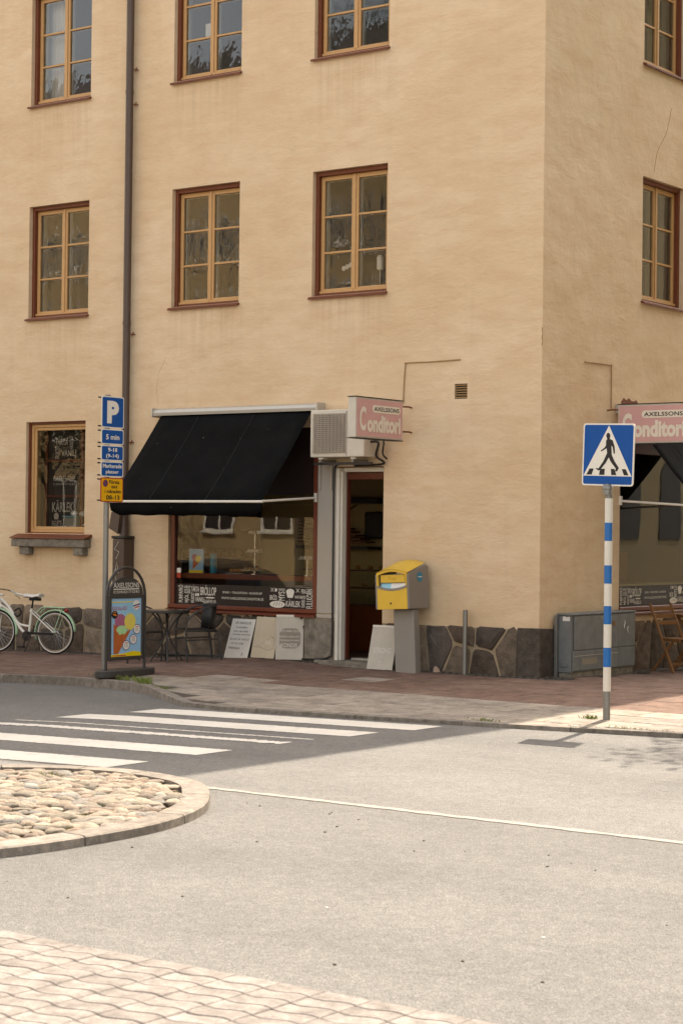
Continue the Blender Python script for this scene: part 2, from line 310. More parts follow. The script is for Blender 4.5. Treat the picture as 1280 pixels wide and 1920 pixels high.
def interp(T_, x):
    if x <= T_[0][0]: return T_[0][1]
    for (a, p), (b, q) in zip(T_, T_[1:]):
        if x <= b: return p+(q-p)*(x-a)/(b-a)
    return T_[-1][1]

# ------------------------------------------------------------------ ground heights
def zr(x): return -.1+.018*max(-11, min(0, x+1))
KERB = [(-24, -3.5), (-7, -3.48), (-5.6, -3.45), (-5.0, -3.38), (-4.4, -3.38), (-3.6, -3.58), (-2.9, -3.92), (-2.1, -4.5), (-1.4, -5.0), (-.84, -5.14), (.38, -4.97), (1.54, -4.77), (2.64, -4.57), (4.06, -4.29), (7, -3.75), (14, -3.3)]
def yk(x): return interp(KERB, x)
def kt(x): return zr(x)+interp([(-3.0, .10), (-1.5, .045), (1.0, .036), (3.5, .042), (8, .06)], x)
ZW = [(-24, -.2), (-10, -.10), (-8, -.055), (-6, -.03), (-5, .02), (-4.3, .055), (-3.6, .04), (-3, .012), (-2.5, -.008), (-1.7, .0), (-.8, -.005), (0, 0)]
def zp(x, y):
    if y >= 0: return interp(ZW, x) if x <= 0 else -.016*y
    t = min(1, y/yk(x)); return interp(ZW, min(x, 0))*(1-t)+kt(x)*t

# road
b = MB(); xs = [-150, -60, -24, -12, -9, -7, -5, -3, -1, 3, 12, 40, 150]; ys = [-150, -40, -9.75, 0, 40, 150]
b.add([(x, y, zr(x)) for y in ys for x in xs], [(j*len(xs)+i, j*len(xs)+i+1, (j+1)*len(xs)+i+1, (j+1)*len(xs)+i) for j in range(len(ys)-1) for i in range(len(xs)-1)])
road = b.build('road', 'asphalt', kind='structure')
def strip(y0, y1, x0, x1, k=.14, rag=0, n=60, seed=1):      # a painted bar along the crossing direction
    q = random.Random(seed); top = []; bot = []
    for i in range(n+1):
        t = i/n; x = x0+(x1-x0)*t; j = (x-(-1.4))*k
        top.append((x, y0+j+(q.uniform(-rag, rag) if rag else 0), 0)); bot.append((x, y1+j+(q.uniform(-rag, rag) if rag else 0), 0))
    bb = MB(); P = [(x, y, zr(x)+.004) for x, y, _ in top]+[(x, y, zr(x)+.004) for x, y, _ in bot]
    bb.add(P, [(i, i+1, n+2+i, n+1+i) for i in range(n)]); return bb
for i, (y0, y1, x0, x1, rg) in enumerate([(-5.39, -5.88, -1.38, 1.83, .008), (-6.25, -6.71, -1.57, 1.70, .009), (-7.10, -7.15, -1.68, 1.60, .012), (-7.43, -7.60, -2.1, 1.60, .028), (-8.25, -8.72, -2.0, 1.60, .011), (-9.32, -9.82, -2.2, 1.61, .011)]):
    strip(y0, y1, x0, x1, .143, rg, 160, i).build('crossing_stripe', 'road_paint', road)
q = random.Random(3); b = MB(); n = 90; P = []
for i in range(n+1):
    x = 2.9+8*i/n; P.append((x, -9.725+q.uniform(-.016, .016), -.096))
for i in range(n+1):
    x = 2.9+8*i/n; P.append((x, -9.805+q.uniform(-.012, .012), -.096))
b.add(P, [(i, i+1, n+2+i, n+1+i) for i in range(n)]); b.build('edge_line', 'old_paint', road)
b = MB(); q = random.Random(5)
for i in range(46):      # grit and paint chips lying on the asphalt
    x, y = q.uniform(2.5, 9), q.uniform(-14, -10); s = q.uniform(.004, .012); b.ball((x, y, -.098), s, 6, (1, q.uniform(.6, 1.2), .5))
b.build('grit', 'joint', road, kind='stuff')
b = MB()
for i in range(5):
    x, y = q.uniform(6.3, 9.5), q.uniform(-14, -11); s = q.uniform(.01, .02); b.prism([(s*math.cos(t)*q.uniform(.6, 1.2), .5*s*math.sin(t)*q.uniform(.6, 1.2)) for t in [k*.9 for k in range(7)]], (x, y, -.0965), (1, 0, 0), (0, 1, 0), (0, 0, 1), .002)
b.build('paint_chips', 'road_paint', road, kind='stuff')

# pavement
b = MB(); xs = [-24, -18, -12]+[-10+.4*i for i in range(36)]+[5, 7, 10, 14]; xs = sorted(set(round(x, 3) for x in xs)); ny = 12; P = []; Fc = []
for x in xs:
    for j in range(ny+1):
        y = yk(x)*(1-j/ny); P.append((x, y+.02*(1-j/ny), zp(x, y)-.012))
for i in range(len(xs)-1):
    for j in range(ny): a = i*(ny+1)+j; Fc.append((a, a+ny+1, a+ny+2, a+1))
b.add(P, Fc); b.add([(-.4, 0, -.015), (14, 0, -.015), (14, 30, -.49), (-.4, 30, -.49)], [(0, 1, 2, 3)])
pav = b.build('pavement', 'joint', kind='structure')
S = .5; G = .005
def slab_mesh(nm, mat):
    me = MB().box(-S/2+G, S/2-G, -S/2+G, S/2-G, -.05, 0).mesh(nm, bevel=.006); me.materials.append(MATS[mat]); return me
ME = {'slab_red': slab_mesh('slab_red', 'slab_red'), 'slab_light': slab_mesh('slab_light', 'slab_light')}
q = random.Random(11); cnt = 0
def visible(x, y):
    left = -9.9-(y)*1.05; right = 2.35+max(0, -y)*.42-max(0, y)*.42
    return left-.2 < x < right+.45
for r in range(-11, 9):
    y = -.48-S*(-r) if False else -.48+S*(r+0)
    for i in range(-21, 11):
        x = i*S+(.25 if r % 2 else 0)
        if x < .35 and y > -.4: continue
        if not visible(x, y): continue
        d = min(yk(x-S/2), yk(x+S/2), yk(x)); dmx = max(yk(x-S/2), yk(x+S/2))
        if y+S/2 < dmx+.2: continue
        light = y < (-2.95 if i % 4 else -2.55) and x > -3.95
        if (i, r) in ((-3, -2), (-6, -4), (-5, -4)): light = True
        mat = 'slab_light' if light else 'slab_red'
        zc = zp(x, y)+q.uniform(-.002, .002); gx = (zp(x+.2, y)-zp(x-.2, y))/.4; gy = (zp(x, y+.2)-zp(x, y-.2))/.4 if abs(y) > .3 else 0
        if y-S/2 < dmx+.13:
            # cut to the kerb line
            lo0, lo1 = yk(x-S/2+G)+.135, yk(x+S/2-G)+.135; y1 = y+S/2-G; y0a, y0b = max(lo0, y-S/2+G), max(lo1, y-S/2+G)
            if y1-min(y0a, y0b) < .04: continue
            bb = MB().prism([(x-S/2+G, min(y0a, y1-.01)), (x+S/2-G, min(y0b, y1-.01)), (x+S/2-G, y1), (x-S/2+G, y1)], (0, 0, -.05), (1, 0, 0), (0, 1, 0), (0, 0, 1), .05)
            bb.v = [(vx, vy, vz+zp(vx, vy)) for vx, vy, vz in bb.v]; bb.build('paving_slab', mat, pav, bevel=.005); cnt += 1
        else:
            piece('paving_slab', ME[mat], (x, y, zc), (math.atan(gy)+q.uniform(-.004, .004), -math.atan(gx)+q.uniform(-.004, .004), q.uniform(-.006, .006)), pav); cnt += 1
# kerb stones
pts = []; L = 0
for (x0, y0), (x1, y1) in zip(KERB, KERB[1:]):
    k = max(1, int(math.hypot(x1-x0, y1-y0)/.12)); pts += [(x0+(x1-x0)*i/k, y0+(y1-y0)*i/k) for i in range(k)]
pts = [p for p in pts if -8 < p[0] < 6.5]; seg = 9
for s0 in range(0, len(pts)-seg, seg):
    ch = pts[s0:s0+seg+1]; bb = MB(); P = []
    for i, (x, y) in enumerate(ch):
        t = Vector((ch[min(i+1, seg)][0]-ch[max(i-1, 0)][0], ch[min(i+1, seg)][1]-ch[max(i-1, 0)][1], 0)).normalized(); nrm = Vector((-t.y, t.x, 0)); e = t*(.004 if i == 0 else -.004 if i == seg else 0)
        z = kt(x)+.004; w_ = .115
        P += [Vector((x, y, zr(x)-.1))+e-nrm*.012, Vector((x, y, z-.004))+e, Vector((x, y, z))+nrm*.012+e, Vector((x, y, z))+nrm*w_+e, Vector((x, y, z-.1))+nrm*w_+e]
    fs = [tuple(range(5)), tuple(range(seg*5+4, seg*5-1, -1))]
    for i in range(seg): fs += [(i*5+j, (i+1)*5+j, (i+1)*5+(j+1) % 5, i*5+(j+1) % 5) for j in range(5)]
    bb.add(P, fs); bb.build('kerb_stone', 'granite', pav)
# dark setts along the foot of the walls
b = MB(); q = random.Random(2)
def setts(x0, y0, x1, y1, nx, ny_, rows):
    Ld = math.hypot(x1-x0, y1-y0); n_ = int(Ld/.095)
    for r_ in range(rows):
        for i in range(n_):
            t = (i+.5*(r_ % 2)+.3)/n_; cx = x0+(x1-x0)*t+nx*(.05+r_*.085); cy = y0+(y1-y0)*t+ny_*(.05+r_*.085); s = .036+q.uniform(-.004, .004)
            z = zp(cx, min(cy, -.01) if cx <= .01 else cy)+q.uniform(-.004, .008); b.box(cx-s, cx+s, cy-s, cy+s, z-.04, z)
setts(-10, 0, -3.3, 0, 0, -1, 3); setts(-2.4, 0, .15, 0, 0, -1, 3); setts(0, .1, 0, 5.5, 1, 0, 4)
b.build('edge_setts', 'setts', pav, kind='stuff')

# raised traffic island with fieldstones
OUT = [(1.2, -10.13), (1.55, -9.86), (2.0, -9.70), (2.32, -9.69), (2.66, -9.75), (3.06, -9.92), (3.47, -10.34), (3.83, -10.86), (4.05, -11.5), (4.08, -12.2), (4.0, -12.81), (3.75, -13.4), (3.1, -13.7), (2.2, -13.4), (1.3, -12.7), (.8, -11.8), (.8, -10.8)]
CO = [p.xy for p in spline([(x, y, 0) for x, y in OUT+OUT[:1]], 6)][:-1]
cen = Vector((2.5, -11.7))
def inset(P, d):
    o = []
    for i, p in enumerate(P):
        t = (P[(i+1) % len(P)]-P[i-1]).normalized(); n_ = Vector((-t.y, t.x)); n_ = n_ if (cen-p).dot(n_) > 0 else -n_; o.append(p+n_*d)
    return o
INN = inset(CO, .19); TOP = -.038
b = MB(); b.add([(p.x, p.y, -.085) for p in INN]+[(cen.x, cen.y, -.05)], [(i, (i+1) % len(INN), len(INN)) for i in range(len(INN))])
isl = b.build('traffic_island', 'sand'); tag(isl, 'rounded traffic island paved with fieldstones beside the zebra crossing', 'traffic island')
step = 9
def kerbpiece(i0, i1):
    bb = MB(); P = []; idx = list(range(i0, i1+1)); N_ = len(CO)
    for k_, i in enumerate(idx):
        o = CO[i % N_]; n_ = INN[i % N_]; e = .006*(1 if k_ == 0 else -1 if k_ == len(idx)-1 else 0); t = (CO[(i+1) % N_]-CO[i-1]).normalized(); o = o+t*e; n_ = n_+t*e; d = (n_-o).normalized()
        P += [(o.x-d.x*.01, o.y-d.y*.01, -.2), (o.x, o.y, TOP-.01), (o.x+d.x*.015, o.y+d.y*.015, TOP), (n_.x, n_.y, TOP), (n_.x, n_.y, -.2)]
    k_ = len(idx)-1; fs = [tuple(range(5)), tuple(range(k_*5+4, k_*5-1, -1))]
    for i in range(k_): fs += [(i*5+j, (i+1)*5+j, (i+1)*5+(j+1) % 5, i*5+(j+1) % 5) for j in range(5)]
    bb.add(P, fs); bb.build('kerb_stone', 'granite', isl)
for i0 in range(0, len(CO), step): kerbpiece(i0, min(i0+step, len(CO)))
def inside(p, P):
    c = False
    for i in range(len(P)):
        a, d = P[i], P[i-1]
        if (a.y > p.y) != (d.y > p.y) and p.x < (d.x-a.x)*(p.y-a.y)/(d.y-a.y)+a.x: c = not c
    return c
from mathutils import noise as mnoise
def pebble(seed):
    bm = bmesh.new(); bmesh.ops.create_icosphere(bm, subdivisions=2, radius=1)
    for v in bm.verts:
        k_ = 1+.34*mnoise.noise(v.co*1.5+Vector((seed*7.1, 0, 0))); v.co = v.co*k_; v.co.z = max(v.co.z, -.5)
    me = bpy.data.meshes.new('fieldstone'); bm.to_mesh(me); bm.free(); me.shade_smooth(); me.materials.append(MATS['fieldstone']); return me
PEB = [pebble(i) for i in range(7)]; q = random.Random(21); IN2 = inset(INN, .035); rest = MB(); nst = 0
y = -13.9; row = 0; cand = []
while y < -9.7:
    x = .8+(.07 if row % 2 else 0)
    while x < 4.3:
        p = Vector((x+q.uniform(-.022, .022), y+q.uniform(-.018, .018)))
        if inside(p, IN2): cand.append(p)
        x += .130
    y += .086; row += 1
vis_d = lambda p: (p.x-1.2)*(-2.68)-(p.y+10.13)*2.8      # how far inside the frame's left edge
cand.sort(key=vis_d)
for p in cand:
    s = q.uniform(.85, 1.2); a, c_, h = .080*s*q.uniform(.75, 1.3), .052*s*q.uniform(.85, 1.15), .026*s*q.uniform(.6, 1.4)
    zz = -.066+.02*max(0, 1-(p-cen).length/1.7)+q.uniform(-.007, .006)
    if nst < 300 and vis_d(p) < .6:
        piece('fieldstone', PEB[q.randrange(7)], (p.x, p.y, zz), (q.uniform(-.16, .16), q.uniform(-.16, .16), q.gauss(.25, .5)), isl, (a, c_, h)); nst += 1
    else: rest.ball((p.x, p.y, zz), 1, 8, (a, c_, h))
rest.build('fieldstone_bed', 'fieldstone', isl, smooth=True, kind='stuff')

# foreground paving of wavy interlocking blocks
b = MB(); b.quad((-40, -14.2, -.098), (40, -14.2, -.098), (40, -60, -.098), (-40, -60, -.098)); fg = b.build('paved_path', 'paver_joint', kind='structure')
def wavy(L_, D, first=False):
    n_ = 16; g = .0025; f_ = lambda x, ph: .015*math.sin(2*math.pi*x/L_+ph)
    lo = [(-L_/2+g+(L_-2*g)*i/n_, -D/2+g) for i in range(n_+1)]; hi = [(x, D/2-g) for x, _ in lo][::-1]
    bot = [(x, yv+f_(x, 0)) for x, yv in lo]; top = [(x, (yv+f_(x, 0)) if not first else yv) for x, yv in hi]
    return bot+top
LP, DP = .235, .122
def wm(first):
    me = MB().prism(wavy(LP, DP, first), (0, 0, -.05), (1, 0, 0), (0, 1, 0), (0, 0, 1), .056).mesh('paving_block', bevel=.005); me.materials.append(MATS['paver']); return me
W1, W0 = wm(False), wm(True); q = random.Random(4)
for r_ in range(14):
    for i in range(18):
        x = 4.9+i*LP; y = -14.2-DP/2-.012-r_*DP
        # each row keeps its wave; alternate rows run half a stone on so that the waves nest
        if x < 5.0+max(0, (-14.2-y))*.55 or x > 9.0: continue
        piece('paving_block', W0 if r_ == 0 else W1, (x, y, -.094+q.uniform(-.0015, .0015)), (q.uniform(-.005, .005), q.uniform(-.005, .005), 0), fg)
b = MB(); b.quad((-40, -16.0, -.093), (40, -16.0, -.093), (40, -60, -.093), (-40, -60, -.093)); b.build('paving_far', 'paver', fg, kind='stuff')

# ------------------------------------------------------------------ the corner house
house = thing('corner_house', 'ochre stucco corner house with brown framed windows above the pastry shop', 'building')
FM = lambda a, d, z: (a, d, z)
RM = lambda a, d, z: (-d, a, z)
ROWS = [(4.90, 6.57), (8.09, 9.77)]; COLS = [(-8.89, -7.66), (-6.05, -4.82), (-3.56, -2.34)]
def wall(f, a0, a1, z0, z1, ops, name, dep=.3):
    As = sorted({a0, a1, *[o[0] for o in ops], *[o[1] for o in ops]}); Zs = sorted({z0, z1, *[o[2] for o in ops if o[2] > z0], *[o[3] for o in ops]})
    # extra cuts keep the quads small
    b = MB(f)
    for i in range(len(As)-1):
        for j in range(len(Zs)-1):
            ca, cz = (As[i]+As[i+1])/2, (Zs[j]+Zs[j+1])/2
            if any(o[0] < ca < o[1] and o[2] < cz < o[3] for o in ops): continue
            b.quad((As[i], 0, Zs[j]), (As[i+1], 0, Zs[j]), (As[i+1], 0, Zs[j+1]), (As[i], 0, Zs[j+1]))
    for o0, o1, p0, p1 in ops:
        p0 = max(p0, z0)
        b.quad((o0, 0, p0), (o0, dep, p0), (o0, dep, p1), (o0, 0, p1)); b.quad((o1, 0, p0), (o1, 0, p1), (o1, dep, p1), (o1, dep, p0)); b.quad((o0, 0, p1), (o0, dep, p1), (o1, dep, p1), (o1, 0, p1))
        if p0 > z0: b.quad((o0, 0, p0), (o1, 0, p0), (o1, dep, p0), (o0, dep, p0))
    return b.build(name, 'stucco', house)
opsF = [(a, c, z, t) for z, t in ROWS for a, c in COLS]+[(-8.90, -7.68, 1.68, 3.34), (-6.05, -3.41, .64, 3.15), (-3.11, -2.35, .0, 2.62), (-1.27, -1.08, 3.46, 3.65)]
opsR = [(2.60, 3.83, z, t) for z, t in ROWS]+[(2.04, 4.40, .74, 3.15)]
wall(FM, -24, 0, .58, 13.6, opsF, 'wall'); wall(RM, 0, 13, .58, 13.6, opsR, 'wall')
b = MB(); b.quad((-24, 0, -.5), (-24, 13, -.5), (-24, 13, 13.6), (-24, 0, 13.6)); b.quad((-24, 13, -.5), (0, 13, -.5), (0, 13, 13.6), (-24, 13, 13.6)); b.build('rear_wall', 'stucco', house)
b = MB(); b.box(-24.2, .2, -.2, 13.2, 13.55, 13.72); b.add([(-24.2, -.2, 13.72), (.2, -.2, 13.72), (.2, 13.2, 13.72), (-24.2, 13.2, 13.72), (-18, 6.5, 17.4), (-6, 6.5, 17.4)], [(0, 1, 5, 4), (1, 2, 5), (2, 3, 4, 5), (3, 0, 4)]); b.build('roof', 'roof_tile', house)
def room(x0, x1, y0, y1, z0, z1, mat, fl=None):
    b = MB(); b.quad((x0, y1, z0), (x1, y1, z0), (x1, y1, z1), (x0, y1, z1)); b.quad((x0, y0, z0), (x0, y1, z0), (x0, y1, z1), (x0, y0, z1)); b.quad((x0, y0, z1), (x1, y0, z1), (x1, y1, z1), (x0, y1, z1))
    b.build('interior_wall', mat, house); MB().quad((x0, y0, z0), (x1, y0, z0), (x1, y1, z0), (x0, y1, z0)).build('interior_floor', fl or mat, house)
room(-9.6, -.05, .3, 6.0, 3.9, 7.1, 'room', 'room_floor'); room(-9.6, -.05, .3, 6.0, 7.2, 10.4, 'room', 'room_floor'); room(-9.6, -.05, .3, 6.0, .08, 3.5, 'room_shop', 'room_floor')
# plinth of fieldstone in mortar
def clip(P, nx, ny_, c):
    o = []
    for i in range(len(P)):
        a, d = P[i-1], P[i]; fa, fd = a[0]*nx+a[1]*ny_-c, d[0]*nx+d[1]*ny_-c
        if (fa <= 0) != (fd <= 0): t = fa/(fa-fd); o.append((a[0]+(d[0]-a[0])*t, a[1]+(d[1]-a[1])*t))
        if fd <= 0: o.append(d)
    return o
plinth = MB(FM).box(-24, -3.11, .0, .3, -.4, .58).box(-2.35, -.0, .0, .3, -.4, .58).build('plinth', 'mortar', house); MB(RM).box(.301, 13, .0, .3, -.4, .58).build('plinth', 'mortar', house)
def plinth_stones(f, a0, a1, z0, z1, seed, wd=.52):
    q = random.Random(seed); sd = []; a = a0+.1; k_ = 0
    while a < a1:
        if q.random() < .45: sd.append((a, q.uniform(.25, .36)))
        else: sd.append((a+q.uniform(-.06, .06), q.uniform(.40, .52))); sd.append((a+q.uniform(-.1, .1), q.uniform(.02, .2)))
        if q.random() < .3: sd.append((a+wd/2, q.uniform(.5, .6)))
        a += wd*q.uniform(.75, 1.25)
    for i, s in enumerate(sd):
        P = [(a0, z0), (a1, z0), (a1, z1+q.uniform(-.03, .03)), (a0, z1+q.uniform(-.02, .03))]
        for j, t in enumerate(sd):
            if i == j: continue
            dx, dz = t[0]-s[0], t[1]-s[1]; dl = math.hypot(dx, dz)
            if dl > 1.8: continue
            P = clip(P, dx/dl, dz/dl, ((t[0]+s[0])/2*dx+(t[1]+s[1])/2*dz)/dl-.012)
            if len(P) < 3: break
        if len(P) < 3: continue
        # soften the outline, then a domed face
        Q = []
        for k2 in range(len(P)):
            a_, b_ = P[k2], P[(k2+1) % len(P)]
            for t in ((.1, .5, .9) if math.hypot(a_[0]-b_[0], a_[1]-b_[1]) > .12 else (.5,)): Q.append((a_[0]+(b_[0]-a_[0])*t+q.uniform(-.009, .009), a_[1]+(b_[1]-a_[1])*t+q.uniform(-.009, .009)))
        cx = sum(p[0] for p in Q)/len(Q); cz = sum(p[1] for p in Q)/len(Q); n_ = len(Q); h = q.uniform(.018, .04)
        bb = MB(f); V = [(x, .01, z) for x, z in Q]+[(x+(cx-x)*.06, -h*.6, z+(cz-z)*.06) for x, z in Q]+[(x+(cx-x)*.35+q.uniform(-.01, .01), -h*q.uniform(.7, 1.6), z+(cz-z)*.35+q.uniform(-.01, .01)) for x, z in Q]+[(cx, -h*1.15, cz)]
        bb.add(V, [(r_*n_+k2, r_*n_+(k2+1) % n_, (r_+1)*n_+(k2+1) % n_, (r_+1)*n_+k2) for r_ in range(2) for k2 in range(n_)]+[(2*n_+k2, 2*n_+(k2+1) % n_, 3*n_) for k2 in range(n_)])
        bb.build('plinth_stone', 'plinth_stone', plinth, smooth=True)
plinth_stones(FM, -10.2, -3.62, -.14, .61, 4, .42); plinth_stones(FM, -2.30, -.30, -.1, .6, 17, .34); plinth_stones(RM, .33, 5.4, -.14, .62, 12, .38)
MB(FM).box(-3.60, -3.13, -.035, .0, -.1, .60).build('corner_block', 'concrete', plinth, bevel=.01)
MB().add([(-.295, -.03, -.2), (.032, -.03, -.2), (.032, .30, -.2), (-.295, .30, -.2), (-.295, -.03, .60), (.03, -.03, .605), (.03, .30, .59), (-.295, .3, .6)], [(0, 3, 2, 1), (4, 5, 6, 7), (0, 1, 5, 4), (1, 2, 6, 5), (2, 3, 7, 6), (3, 0, 4, 7)]).build('plinth_stone', 'plinth_stone', plinth, bevel=.012, seg=2)

def casement(f, a0, a1, z0, z1):
    A, Z = a1-a0, z1-z0; b = MB(f)
    b.box(a0, a0+.05, .065, .24, z0, z1).box(a1-.05, a1, .065, .24, z0, z1).box(a0+.05, a1-.05, .065, .24, z1-.06, z1).box(a0+.05, a1-.05, .09, .24, z0, z0+.045)
    win = b.build('window', 'frame_brown', house, bevel=.006)
    b = MB(f); b.add([(a0-.03, -.055, z0-.05), (a1+.015, -.055, z0-.05), (a1+.015, .09, z0-.004), (a0-.03, .09, z0-.004), (a0-.03, -.055, z0-.02), (a1+.015, -.055, z0-.02), (a1+.015, .09, z0+.025), (a0-.03, .09, z0+.025)], [(0, 3, 2, 1), (4, 5, 6, 7), (0, 1, 5, 4), (1, 2, 6, 5), (2, 3, 7, 6), (3, 0, 4, 7)]); b.build('sill', 'frame_brown', win, bevel=.004)
    mid = (a0+a1)/2; zb, zt = z0+.045, z1-.06; st = .056
    for l0, l1 in ((a0+.05, mid), (mid, a1-.05)):
        b = MB(f); g = .002; b.box(l0+g, l0+st, .125, .18, zb, zt).box(l1-st, l1-g, .125, .18, zb, zt).box(l0+st, l1-st, .127, .18, zt-.06, zt).box(l0+st, l1-st, .127, .18, zb, zb+.06).box(l0+g, l1-g, .095, .125, zb-.006, zb+.028)
        if l0 == mid: b.box(l0-.018, l0+.018, .110, .124, zb+.03, zt)
        h = (zt-zb-.12)/3; sa = None
        for k_ in (1, 2): b.box(l0+st, l1-st, .130, .175, zb+.06+h*k_-.014, zb+.06+h*k_+.014)
        b.build('sash', 'sash_yellow', win, bevel=.004)
        b = MB(f); b.box(l0+.01, l0+st+.006, .181, .213, zb, zt).box(l1-st-.006, l1-.01, .181, .213, zb, zt).box(l0+st+.006, l1-st-.006, .181, .213, zt-.066, zt).box(l0+st+.006, l1-st-.006, .181, .213, zb, zb+.066)
        for k_ in (1, 2): b.box(l0+st+.006, l1-st-.006, .181, .20, zb+.06+h*k_-.015, zb+.06+h*k_+.015)
        b.build('sash_back', 'white_paint', win)
        for k_ in range(3): MB(f).quad((l0+st, .152, zb+.06+h*k_), (l1-st, .152, zb+.06+h*k_), (l1-st, .152, zb+.06+h*(k_+1)), (l0+st, .152, zb+.06+h*(k_+1))).build('pane', 'pane_old', win)
        b = MB(f); b.box(l0, l0+.05, .215, .25, zb, zt).box(l1-.05, l1, .215, .25, zb, zt).box(l0+.05, l1-.05, .215, .25, zt-.05, zt).box(l0+.05, l1-.05, .215, .25, zb, zb+.05)
        for k_ in (1, 2): b.box(l0+.05, l1-.05, .22, .245, zb+.06+h*k_-.012, zb+.06+h*k_+.012)
        b.build('inner_sash', 'white_paint', win)
    b = MB(f); b.box(a0-.02, a1+.02, .241, .42, z0-.03, z0+.02).box(a0-.02, a0+.03, .241, .36, z0+.02, z1).box(a1-.03, a1+.02, .241, .36, z0+.02, z1); b.build('lining', 'white_paint', win)
    return win
for z, t in ROWS:
    for a, c in COLS: casement(FM, a, c, z, t)
    casement(RM, 2.60, 3.83, z, t)

# small shop window at the left, with its ledge
a0, a1, z0, z1 = -8.90, -7.68, 1.68, 3.34
b = MB(); b.box(a0, a0+.03, .05, .2, z0, z1).box(a0+.03, a1, .05, .2, z1-.035, z1); win = b.build('window', 'frame_brown', house, bevel=.004)
b = MB()
for i, (e, d) in enumerate(((.03, .085), (.075, .105))):
    b.box(a0+e, a0+e+.045, d, .2, z0+.01+.045*i, z1-.035-.045*i).box(a1-e-.02, a1-e+.025, d, .2, z0+.01+.045*i, z1-.035-.045*i).box(a0+e+.045, a1-e-.02, d, .2, z1-.08-.045*i, z1-.035-.045*i).box(a0+e+.045, a1-e-.02, d, .2, z0+.01+.045*i, z0+.055+.045*i)
b.build('sash', 'sash_yellow', win, bevel=.005)
MB().quad((a0+.12, .13, z0+.1), (a1-.095, .13, z0+.1), (a1-.095, .13, z1-.125), (a0+.12, .13, z1-.125)).build('pane', 'pane_dim', win)
b = MB(); ia, ib = a0+.13, -7.98
for x in (ia, ib-.05): b.box(x, x+.05, .27, .31, z0+.05, z1-.05)
for z in (1.73, 2.22, 2.75, 3.24): b.box(ia+.05, ib-.05, .27, .31, z, z+.035)
b.build('inner_sash', 'red_wood', win); blind = MB().box(ia+.05, ib-.05, .315, .325, 1.765, 3.24).build('blind', 'blind', win)
b = MB(); Xd, Zd = (1, 0, 0), (0, 0, 1)
b.text('TÅRTA', (-8.55, .262, 3.0), Xd, Zd, .26, .13, .01).text('VANILJ', (-8.42, .262, 2.80), Xd, Zd, .30, .13, .01).text('FRUKOST', (-8.55, .262, 2.80), Xd, Zd, .09, .19, .01, rot=True).text('HASSELNÖT', (-8.27, .262, 2.94), Xd, Zd, .09, .2, .01, rot=True)
b.build('lettering', M('ghost_print', '#b5ada3', .6), win); b = MB()
b.text('AXELSSONS', (-8.58, .262, 2.49), Xd, Zd, .44, .05).text('CONDITORI', (-8.58, .262, 2.40), Xd, Zd, .44, .035, .005, 1.25)
b.build('lettering', 'ghost_print', win); b = MB()
b.text('KÄRLEK', (-8.60, .262, 2.0), Xd, Zd, .44, .18, .01); b.build('lettering', 'ghost_print', win); b = MB(); b.text('BAGUETTE', (-8.60, .262, 1.79), Xd, Zd, .2, .08, .01)
b.build('lettering', 'ghost_print', win); b = MB(); b.prism(arc(-8.51, 1.94, .05, 0, 180, 8)+[(-8.55, 1.89), (-8.47, 1.89)], (0, .262, 0), Xd, Zd, (0, 1, 0), .001); b.build('chef_hat_print', 'ghost_print', win)
b = MB(); b.add([(-9.06, -.17, 1.60), (-7.52, -.17, 1.60), (-7.52, .09, 1.645), (-9.06, .09, 1.645), (-9.06, -.17, 1.615), (-7.52, -.17, 1.615), (-7.52, .09, 1.70), (-9.06, .09, 1.70)], [(0, 3, 2, 1), (4, 5, 6, 7), (0, 1, 5, 4), (1, 2, 6, 5), (2, 3, 7, 6), (3, 0, 4, 7)]); b.build('sill', 'frame_brown', win, bevel=.003)
MB().box(-9.04, -7.54, -.15, .0, 1.48, 1.598).build('ledge', 'concrete', win, bevel=.012, seg=2)
for x in (-8.90, -7.79): MB().box(x, x+.19, -.12, .0, 1.36, 1.479).build('bracket', 'concrete', win, bevel=.015, seg=2)

# wall vent, cable runs, patch
b = MB(); b.box(-1.27, -1.08, .05, .07, 3.46, 3.65); vent = b.build('wall_vent', 'dark_metal', house)
for i in range(6): MB().box(-1.265, -1.085, .008, .045, 3.472+i*.031, 3.484+i*.031).build('slat', 'conduit', vent)
MB().tube(spline([(-2.05, -.012, 3.42), (-2.04, -.012, 3.7), (-2.02, -.012, 3.92), (-2.0, -.012, 3.945), (-1.6, -.012, 3.945), (-1.18, -.012, 3.955)], 4), .008, 6).build('cable', 'conduit', house, smooth=True)
MB().tube(spline([(.012, 1.05, 3.955), (.012, 1.70, 3.965), (.012, 1.755, 3.93), (.012, 1.76, 3.4)], 4), .008, 6).build('cable', 'conduit', house, smooth=True)
q = random.Random(8); b = MB(); b.prism([(2.05+.07*i, 3.50+(.035*math.sin(i*.5)+q.uniform(0, .05) if i < 10 else 0)) for i in range(10)]+[(2.7, 3.42), (2.05, 3.42)], (.004, 0, 0), (0, 1, 0), (0, 0, 1), (-1, 0, 0), .02); b.build('bare_patch', 'brick_bare', house)
def crack(pts, f, rad=.0035):
    q = random.Random(len(pts)); P = []
    for (a, z), (c, t) in zip(pts, pts[1:]): P += [(a+(c-a)*k_/5+q.uniform(-.01, .01), 0.0, z+(t-z)*k_/5) for k_ in range(5)]
    MB(f).tube(P, rad, 4).build('crack', 'conduit', house)
crack([(-6.12, 4.2), (-6.28, 3.95), (-6.30, 3.75), (-6.26, 3.5)], FM, .0022); crack([(3.42, 7.62), (3.3, 7.3), (3.0, 6.95), (2.9, 6.6)], RM, .004); crack([(.0, 4.3), (.006, 4.2), (.0, 4.05)], RM, .006)

